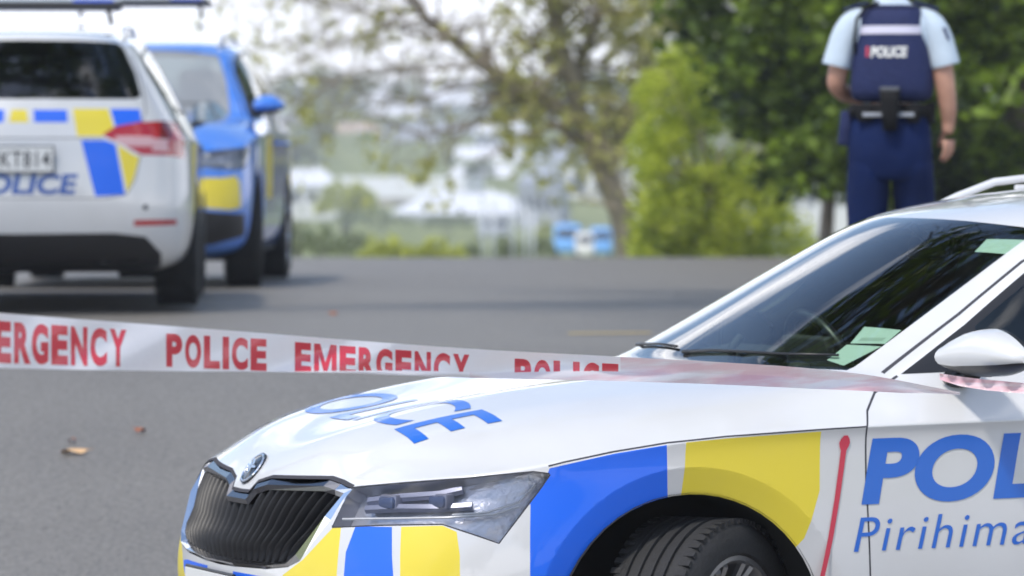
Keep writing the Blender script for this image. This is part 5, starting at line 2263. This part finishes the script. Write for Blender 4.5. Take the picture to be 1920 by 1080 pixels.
k = 0
while k < 1500:
    u = r_.uniform(1150, 2350)
    v = r_.uniform(-1900, 400) if r_.random() < .55 else r_.uniform(-350, 400)
    if v < -60:
        lim = 1190 - 40 * sin(min(1, (-60 - v) / 1500) * pi) + 500 * sstep(-v, 500, 1500)
        if u < lim + r_.uniform(-30, 60):
            continue
    else:
        ev = edge_v(max(u, 1190)) if u > 1190 else -999
        if ev is None or v > ev - r_.uniform(-6, 34):
            continue
    y = r_.uniform(-1, 1)
    dep = 2.6 * sqrt(max(.05, 1 - ((u - 1850) / 800) ** 2)) * (1 if v > -1500 else .6)
    c = Vector((XT(u), y * dep, ZT(v)))
    if y < .25 and noise.noise(c * .95 + Vector((0, 2.2, 0))) < .02:
        continue
    cl.append((c, r_.uniform(.24, .44), r_.randint(40, 66)))
    k += 1
for _ in range(150):
    cl.append((Vector((XT(r_.uniform(1470, 1700)), r_.uniform(-1.6, -.5), ZT(r_.uniform(120, 335)))), .3, 46))
leaf_cloud('crown', cl, .15, M_LDARK, root, 77)

# pale green willow in the middle right
WY = 58.0
base = gp(1335, WY)
root = empty('willow_tree', base, (0, 0, 0), 'bushy yellow green willow leaning left of the dark tree', 'tree')
ZT = lambda v: (330 - v) / FPX * WY + CAMZ - base[2]
XT = lambda u: pix(u, WY) - base[0]
bm = bmesh.new()
rw = random.Random(9)
tips = []
for k in range(11):
    a = rw.uniform(-.55, .55)
    grow(bm, (rw.uniform(-.5, .5), rw.uniform(-.3, .3), 0), (a - .1, rw.uniform(-.3, .3), 1), rw.uniform(1.3, 2.2), .035, 2, rw, tips, bend=.35, droop=.02)
bm_obj('trunk', bm, M_BARK, root)
outl = [(1190, 482), (1185, 430), (1205, 350), (1190, 260), (1200, 170), (1240, 110), (1300, 85), (1345, 120), (1350, 190), (1380, 235), (1405, 280), (1450, 300), (1475, 340), (1475, 390), (1500, 420), (1530, 482)]
cl = []
k = 0
while k < 740:
    u, v = rw.uniform(1180, 1530), rw.uniform(90, 500)
    if not in_poly(u, v, outl):
        continue
    c = Vector((XT(u), rw.uniform(-.9, .9), ZT(v)))
    if noise.noise(c * 1.6 + Vector((3, 1, 7))) < -.22 + .25 * sstep(ZT(v), 2.2, 4.0):
        continue
    cl.append((c, .18, rw.randint(20, 34)))
    k += 1
leaf_cloud('crown', cl, .095, M_LWILLOW, root, 31, aspect=.35)

# the bare spring tree in the middle with sparse young leaves
BY = 66.0
base = gp(1190, BY)
root = empty('bare_tree', base, (0, 0, 0), 'bare branched spring tree with sparse young leaves in the middle, one long limb reaching left', 'tree')
ZT = lambda v: (330 - v) / FPX * BY + CAMZ - base[2]
XT = lambda u: pix(u, BY) - base[0]
P = lambda u, v, y=0.0: (XT(u), y, ZT(v))
bm = bmesh.new()
rb = random.Random(21)
tips = []


def limb(path, r0, r1, twigs, dep=2, tw=.8):
    yk = rb.uniform(-.35, .35) if path[0][0] != 1185 else 0
    pts = [Vector(P(*q)) + Vector((0, yk * (Vector(P(*q)) - Vector(P(*path[0]))).length, 0)) for q in path]
    n = len(pts)
    rad = [r0 + (r1 - r0) * i / (n - 1) for i in range(n)]
    add_tube(bm, pts, rad, 8, cap=False)
    for _ in range(twigs):
        i = rb.randint(1, n - 1)
        t = rb.random()
        p = pts[i - 1].lerp(pts[i], t)
        d = (pts[i] - pts[i - 1]).normalized() * .5 + rand_dir(rb) * .8
        grow(bm, p, d, tw * rb.uniform(.6, 1.3), rad[i] * .33 + .004, dep, rb, tips, bend=.4, split=(2, 3), spread=.8)


limb([(1185, 520), (1180, 470), (1165, 400), (1140, 340), (1115, 280), (1085, 215)], .20, .13, 8)
limb([(1085, 215), (1075, 150), (1050, 80), (1030, 10), (1010, -80), (1000, -200)], .13, .05, 44)
limb([(1085, 215), (1020, 190), (970, 165), (905, 120), (850, 75), (800, 35), (760, -30), (700, -90)], .11, .05, 40)
limb([(1075, 150), (1100, 90), (1130, 10), (1150, -90), (1160, -200)], .09, .04, 40)
limb([(1140, 340), (1170, 250), (1210, 150), (1230, 60), (1240, -60)], .08, .03, 44)
limb([(1115, 280), (1050, 235), (960, 215), (880, 235), (800, 255), (740, 235), (690, 210)], .045, .012, 16, 1, .5)
limb([(905, 120), (820, 130), (740, 125), (650, 150), (560, 140), (480, 160)], .03, .008, 46)
limb([(850, 75), (760, 60), (680, 20), (600, 10), (520, -20), (430, -30)], .03, .008, 52)
limb([(1020, 190), (940, 150), (860, 165), (760, 190), (680, 180), (600, 210)], .025, .007, 34)
limb([(800, 35), (700, 60), (620, 80), (540, 70), (470, 90)], .02, .007, 44)
limb([(760, -30), (660, -60), (560, -90), (450, -120), (350, -100)], .03, .01, 34)
limb([(640, 140), (580, 190), (530, 230), (490, 270)], .015, .006, 26)
limb([(880, 235), (820, 290), (770, 310)], .02, .006, 14, 1, .5)
bm_obj('trunk', bm, M_BARK, root)
cl = [(t[0], .14, rb.randint(1, 3)) for t in tips if rb.random() < (.03 if t[0].x < XT(930) else .32)]
for (u, v, n, s) in ((700, 70, 26, .28), (715, 30, 16, .2), (470, 80, 22, .25), (560, 230, 26, .3), (570, 180, 18, .25), (700, 290, 22, .25), (840, 330, 30, .35), (820, 350, 20, .3), (1010, 50, 40, .4), (1090, 40, 30, .4), (1000, 280, 44, .5), (1060, 270, 40, .5), (1120, 230, 40, .5), (970, 300, 24, .3), (1150, 120, 40, .5), (1210, 60, 60, .5), (1200, 20, 60, .5), (980, 230, 16, .3), (930, 225, 16, .2), (1180, 250, 30, .4), (1250, 100, 40, .4), (1100, 330, 20, .3), (1150, 180, 40, .5)):
    for _ in range(n // (2 if u > 940 else 4) + 1):
        cl.append((Vector(P(u, v)) + rand_dir(rb) * s, .12, rb.randint(4, 9)))
leaf_cloud('crown', cl, .12, M_LSPRING, root, 41)


def street_tree(loc, label, seed, rad, nclump, cz, off=(0, 0), flat=.9, size=.2):
    rs = random.Random(seed)
    root = empty('street_tree', loc, (0, 0, 0), label, 'tree')
    bm = bmesh.new()
    tips = []
    add_tube(bm, [(0, 0, 0), (.1, 0, 2), (off[0] * .1, off[1] * .1, 4.5), (off[0] * .35, off[1] * .35, cz - rad * flat * .6)], [.26, .22, .19, .15], 10)
    for q in range(7):
        a = q * .9
        grow(bm, (off[0] * .35, off[1] * .35, cz - rad * flat * .6), (cos(a) * .8 + off[0] * .2, sin(a) * .8 + off[1] * .2, .45), rad * .9, .11, 2, rs, tips, bend=.3)
    bm_obj('trunk', bm, M_BARKDK, root)
    cl = []
    while len(cl) < nclump:
        d = rand_dir(rs) * rs.random() ** .4
        c = Vector((off[0] + d.x * rad, off[1] + d.y * rad, cz + d.z * rad * flat))
        if noise.noise(c * .5) < -.12:
            continue
        cl.append((c, .5, 46))
    leaf_cloud('crown', cl, size, M_LDARK, root, seed)
    return root


street_tree((8.5, -5.0, 0), 'leafy street tree added unseen behind the camera on the right, for reflections', 71, 3.6, 170, 5.2, size=.26)  # this and the next two: unseen trees added for the car paint to reflect
street_tree((1.5, -17.0, 0), 'leafy street tree added unseen straight behind the camera, for reflections', 73, 4.2, 190, 6.0, size=.3)
street_tree((-8.0, -13.0, 0), 'leafy street tree added unseen behind the camera on the left, for reflections', 79, 4.0, 180, 5.6, size=.3)
street_tree((6.6, 28.0, ground_z(6.6, 28)), 'tall leafy street tree added unseen on the right verge, for shade', 61, 4.6, 330, 11.0)  # out of view, added for its shade and reflection
street_tree((-7.0, 21.0, ground_z(-7, 21)), 'spreading street tree left of the road, its crown mirrored in the windscreen', 67, 5.4, 185, 12.3, (7.2, .3), .55, .24)

# ------------------------------------------------------------------ the town beyond the crest
M_WALLW = mat('white_wall', (.72, .71, .68), .8)
M_WALLC = mat('cream_wall', (.62, .55, .44), .8)
M_WALLG = mat('grey_wall', (.36, .38, .41), .8)
M_WALLB = mat('brown_wall', (.30, .22, .17), .8)
M_ROOFW = mat('white_roof', (.78, .78, .80), .4)
M_ROOFG = mat('grey_roof', (.33, .35, .38), .6)
M_ROOFT = mat('teal_roof', (.10, .42, .42), .6)
M_ROOFR = mat('tan_roof', (.45, .33, .24), .7)
M_WIN = mat('window_glass', (.05, .06, .07), .1, coat=.5)
M_BLUEP = mat('bright_blue_panel', (.16, .40, .78), .5)


def house(u, vb, w_px, h_px, Y, wall, roof, label, rh=.35, dep=9, nwin=3, yaw=0.0, flat=False, cat='house'):
    k = Y / FPX
    W_, H_ = w_px * k, h_px * k
    x = pix(u, Y)
    w_px, h_px = w_px * 1.3, h_px * 1.5
    W_, H_ = w_px * k, h_px * k
    z = CAMZ + (330 - vb) * k
    gz = ground_z(x, Y)
    root = empty('house', (x, Y, z), (0, 0, yaw), label, cat, 'houses of the far town')
    low = min(-.3, gz - z - .5)
    hw = H_ * (1 - rh)
    bm = bmesh.new()
    add_box(bm, (0, dep / 2, (hw + low) / 2), (W_, dep, hw - low))
    bm_obj('wall', bm, wall, root, smooth=False)
    bm = bmesh.new()
    e = .05 * W_
    if flat:
        add_box(bm, (0, dep / 2, hw + H_ * rh / 2), (W_ + e, dep + e, H_ * rh))
    else:
        a = [(-W_ / 2 - e, -e, hw), (W_ / 2 + e, -e, hw), (W_ / 2 + e, dep + e, hw), (-W_ / 2 - e, dep + e, hw), (-W_ * .32, dep / 2, hw + H_ * rh), (W_ * .32, dep / 2, hw + H_ * rh)]
        v = [bm.verts.new(p) for p in a]
        for f in ((0, 1, 5, 4), (2, 3, 4, 5), (0, 4, 3), (1, 2, 5), (0, 3, 2, 1)):
            bm.faces.new([v[i] for i in f])
        add_box(bm, (W_ * .2, dep * .5, hw + H_ * rh * .9), (W_ * .05, W_ * .05, H_ * rh * .6))
    bm_obj('roof', bm, roof, root, smooth=False)
    for i in range(nwin):
        bm = bmesh.new()
        xx = (-.5 + (i + .5) / nwin) * W_ * .86
        add_box(bm, (xx, -.03, hw * .55), (W_ * .5 / nwin, .06, hw * .38))
        bm_obj('window', bm, M_WIN, root, smooth=False)
    return root


HS = [
    (755, 412, 178, 54, 520, M_WALLC, M_ROOFW, 'long low building with a bright white roof left of centre in the valley', .5, True),
    (905, 400, 120, 60, 600, M_WALLG, M_ROOFW, 'white roofed building right behind the long low white roof', .5, False),
    (900, 455, 175, 62, 470, M_WALLW, M_ROOFW, 'wide white house low in the valley, right of the thin posts', .42, False),
    (1085, 398, 120, 92, 540, M_WALLW, M_ROOFG, 'tall white house seen just left of the bare tree trunk', .3, False),
    (820, 262, 190, 76, 900, M_WALLW, M_ROOFW, 'white house highest on the far hill under the long limb', .4, False),
    (630, 262, 90, 36, 900, M_WALLC, M_ROOFR, 'cream house with a tan roof on the hill at the left', .45, False),
    (585, 395, 80, 52, 480, M_WALLW, M_ROOFW, 'small white house beside the blue SUV at the valley edge', .4, False),
    (665, 305, 80, 50, 760, M_WALLC, M_ROOFR, 'tan roofed cottage on the slope left of the teal roof', .4, False),
    (703, 300, 28, 34, 740, M_WALLG, M_ROOFT, 'small building with a teal roof on the slope', .6, True),
    (760, 315, 90, 58, 720, M_WALLG, M_ROOFG, 'dark grey house half way up the slope', .5, False),
    (860, 310, 100, 56, 760, M_WALLW, M_ROOFG, 'white house with a grey roof half way up the slope', .4, False),
    (935, 305, 70, 60, 700, M_WALLG, M_ROOFW, 'grey house close left of the spring tree half way up', .4, False),
    (960, 360, 90, 40, 640, M_WALLW, M_ROOFW, 'low white house above the valley floor near the spring tree', .5, True),
    (1010, 420, 60, 70, 450, M_WALLG, M_ROOFG, 'narrow grey house beside the blue panels', .3, False),
    (1520, 405, 130, 60, 420, M_WALLW, M_ROOFW, 'white house showing under the dark tree behind the thin trunk', .4, False),
    (1400, 390, 120, 60, 430, M_WALLW, M_ROOFG, 'white house behind the willow', .4, False),
    (1225, 360, 70, 60, 430, M_WALLW, M_ROOFW, 'white house glimpsed between the bare trunk and the willow', .4, False),
    (460, 300, 160, 80, 800, M_WALLC, M_ROOFG, 'cream house on the hill behind the blue SUV', .4, False),
    (300, 290, 170, 80, 800, M_WALLW, M_ROOFG, 'white house on the hill behind the white wagon', .4, False),
]
for i, (u, vb, w, hh, Y, wa, ro, lab, rh, fl) in enumerate(HS):
    house(u, vb, w, hh, Y, wa, ro, lab, rh, 9 + (i % 3) * 2, 3 + i % 3, radians((i * 37) % 25 - 12), fl)

rh_ = random.Random(12)
HL = ['small pale house on the far hillside, %s' % s for s in (
    'its long roof nearest to the left skyline', 'tucked under the dark knoll tree', 'just right of the blue SUV roof', 'between the teal roof and the tan cottage',
    'straight above the long white roof', 'under the tip of the long bare limb', 'half hidden by twigs at the top left', 'behind the fork of the spring tree',
    'left of the spring tree fork', 'lowest of those above the valley floor', 'right below the skyline in the middle', 'directly above the five thin posts',
    'seen through the lower bare limb', 'beside the dark grey house', 'right of the highest white house', 'closest behind the willow top')]
for i in range(16):
    u, vb = rh_.uniform(480, 1260), rh_.uniform(225, 345)
    Y = 1010 - (vb - 225) * 3.0
    house(u, vb, rh_.uniform(70, 130), rh_.uniform(34, 54), Y, rh_.choice([M_WALLW, M_WALLW, M_WALLC, M_WALLG]), rh_.choice([M_ROOFW, M_ROOFG, M_ROOFR, M_ROOFW]), HL[i], .45, 9, 2, rh_.uniform(-.3, .3))
cl = []
for i in range(150):
    Y = rh_.uniform(700, 1300)
    x = pix(rh_.uniform(200, 1750), Y)
    if noise.noise(Vector((x * .012, Y * .006, 0))) < -.12:
        continue
    h_ = rh_.uniform(4, 8.5)
    g_ = ground_z(x, Y)
    for q in range(4):
        cl.append((Vector((x + rh_.uniform(-3, 3), Y + rh_.uniform(-2, 2), g_ + h_ * rh_.uniform(.2, .9))), h_ * .36, 12))
o = leaf_cloud('wood', cl, 2.0, M_LFAR, None, 909, aspect=.8)
tag(o, 'scattered trees and scrub covering the far hillside', 'wood', kind='stuff')

# bushes and far trees, each its own crown and trunk
BS = [
    (600, 478, 130, 62, 120, M_LFAR, 'dark clipped hedge bush just past the crest beside the blue SUV'),
    (560, 470, 60, 90, 110, M_LFAR, 'dark bush hugging the right edge of the blue SUV'),
    (660, 470, 70, 46, 150, M_LFAR, 'dark rounded bush right of the hedge bush'),
    (725, 494, 110, 66, 105, M_LFAR2, 'bright yellow green shrub at the road crest, left of the small dark lump'),
    (822, 494, 100, 62, 105, M_LFAR2, 'bright yellow green shrub at the road crest, right of the small dark lump'),
    (885, 484, 44, 40, 118, M_LFAR, 'dark shrub left of the thin posts'),
    (950, 484, 60, 60, 118, M_LFAR, 'dark shrub among the thin posts'),
    (1010, 480, 60, 50, 120, M_LFAR, 'dark shrub right of the thin posts'),
    (1025, 450, 40, 50, 300, M_LFAR2, 'light green bush in front of the narrow grey house'),
    (650, 400, 110, 90, 420, M_LFAR2, 'light green tree in the valley left of the white roof'),
    (750, 360, 150, 60, 600, M_LFAR2, 'olive tree above the long white roof'),
    (560, 340, 100, 120, 640, M_LFAR, 'green tree on the slope beside the blue SUV'),
    (830, 345, 120, 60, 640, M_LFAR, 'dark tree in the middle of the slope'),
    (700, 425, 160, 40, 400, M_LFAR, 'row of green bushes under the long white roof'),
    (840, 425, 90, 36, 400, M_LFAR, 'green bush under the right end of the white roof'),
    (560, 215, 240, 60, 1050, M_LFAR, 'dark wooded knoll tree at the left skyline'),
    (720, 200, 200, 40, 1050, M_LFAR, 'dark tree on the skyline under the long limb'),
    (960, 215, 200, 40, 1050, M_LFAR, 'dark tree on the skyline right of the long limb'),
    (620, 180, 160, 44, 1080, M_LFAR, 'skyline tree behind the twigs at the left'),
    (1300, 215, 260, 60, 1050, M_LFAR, 'skyline tree behind the willow'),
    (900, 340, 60, 60, 600, M_LFAR, 'small dark tree right of the middle slope'),
    (1340, 480, 300, 60, 100, M_LFAR, 'dark bush low behind the willow'),
]
for i, (u, vb, w, hh, Y, m, lab) in enumerate(BS):
    k = Y / FPX
    x = pix(u, Y)
    z = CAMZ + (330 - vb) * k
    root = empty('bush' if Y < 350 else 'far_tree', (x, Y, z), (0, 0, 0), lab, 'bush' if Y < 350 else 'tree', 'greenery beyond the crest')
    rr = random.Random(100 + i)
    W_, H_ = w * k, hh * k
    gz = ground_z(x, Y) - z
    bm = bmesh.new()
    for q in range(3):
        add_tube(bm, [(rr.uniform(-.1, .1) * W_, 0, min(gz, 0) - .2), (rr.uniform(-.2, .2) * W_, rr.uniform(-.1, .1) * W_, H_ * .6)], [.03 * H_, .012 * H_], 5)
    bm_obj('trunk', bm, M_BARKDK, root)
    cl = []
    n = 70
    for q in range(n):
        a = rr.uniform(-1, 1)
        t = rr.random()
        top = sqrt(max(0, 1 - a * a)) * (.75 + .25 * noise.noise(Vector((a * 3, i, 0))) * 2)
        cl.append((Vector((a * W_ / 2, rr.uniform(-.25, .25) * W_, H_ * (.05 + .85 * t * top))), .10 * min(W_, H_ * 1.5), 20))
    leaf_cloud('crown', cl, .085 * min(W_, H_ * 1.5), m, root, 200 + i, aspect=.7)

# thin posts, blue panels and small things past the crest
for i, (u, vt) in enumerate(((905, 372), (925, 384), (962, 372), (985, 384), (1000, 396))):
    Y = 96.0
    x = pix(u, Y)
    bm = bmesh.new()
    zt = CAMZ + (330 - vt) * Y / FPX
    gz = ground_z(x, Y)
    add_tube(bm, [(0, 0, -.1), (0, 0, zt - gz)], .035, 8)
    add_lathe(bm, [(zt - gz, .045), (zt - gz + .04, .03), (zt - gz + .05, .001)], 'z', 8)
    o = bm_obj('fence_post', bm, mat('galvanised', (.5, .52, .55), .5, metal=.4))
    o.location = (x, Y, gz)
    tag(o, ('tall thin grey post, first from the left of the five past the crest', 'second thin grey post from the left past the crest', 'tall thin grey post in the middle of the five past the crest', 'fourth thin grey post from the left past the crest', 'shortest thin grey post, rightmost of the five past the crest')[i], 'post', 'thin posts past the crest')


def van(u, vb, w, hh, Y, m, lab):
    k = Y / FPX
    W_, H_ = w * k, hh * k
    x = pix(u, Y)
    z = CAMZ + (330 - vb) * k
    root = empty('parked_van', (x, Y, z), (0, 0, 0), lab, 'van', 'vans in the valley')
    bm = bmesh.new()
    low = min(0, ground_z(x, Y) - z)
    add_box(bm, (0, 1.5, H_ * .58), (W_, 3.4, H_ * .80), None, .12 * H_)
    add_box(bm, (0, -.5, H_ * .38), (W_ * .94, .9, H_ * .40), None, .08 * H_)
    bm_obj('body', bm, m, root)
    bm = bmesh.new()
    add_box(bm, (0, -.24, H_ * .74), (W_ * .8, .06, H_ * .26), None, .02)
    bm_obj('windscreen', bm, M_WIN, root)
    for s in (-1, 1):
        bm = bmesh.new()
        add_lathe(bm, [(-.1, .01), (-.1, H_ * .17), (.1, H_ * .17), (.1, .01)], 'x', 16, (s * W_ * .42, .1, H_ * .17))
        bm_obj('tyre', bm, M_RUBBER, root)
    return root


van(1065, 486, 52, 66, 190, M_BLUEP, 'light blue van past the crest, left of the white van')
van(1128, 486, 40, 60, 190, M_BLUEP, 'light blue van past the crest, closest to the tree trunk')
van(1097, 488, 34, 52, 180, M_WALLW, 'small white van between the two light blue vans past the crest')
van(925, 450, 60, 44, 330, M_WALLG, 'grey van in the valley in front of the wide white house')
van(795, 494, 22, 26, 130, mat('navy_paint', (.05, .07, .14), .4), 'small dark vehicle peeping over the crest between yellow green shrubs')

# ------------------------------------------------------------------ the air: pale haze over the valley
bm = bmesh.new()
add_box(bm, (0, 700, 27.0), (1800, 1640, 82.0))
hz = bm_obj('haze', bm, None, None, smooth=False)
mh = bpy.data.materials.new('haze_air')
mh.use_nodes = True
mh.node_tree.nodes.clear()
ho = mh.node_tree.nodes.new('ShaderNodeOutputMaterial')
hv = mh.node_tree.nodes.new('ShaderNodeVolumePrincipled')
hv.inputs['Color'].default_value = (.86, .91, 1.0, 1)
hv.inputs['Density'].default_value = HAZE
mh.node_tree.links.new(hv.outputs[0], ho.inputs['Volume'])
hz.data.materials.append(mh)
tag(hz, 'thin bright haze in the air over the valley', 'haze', kind='stuff')
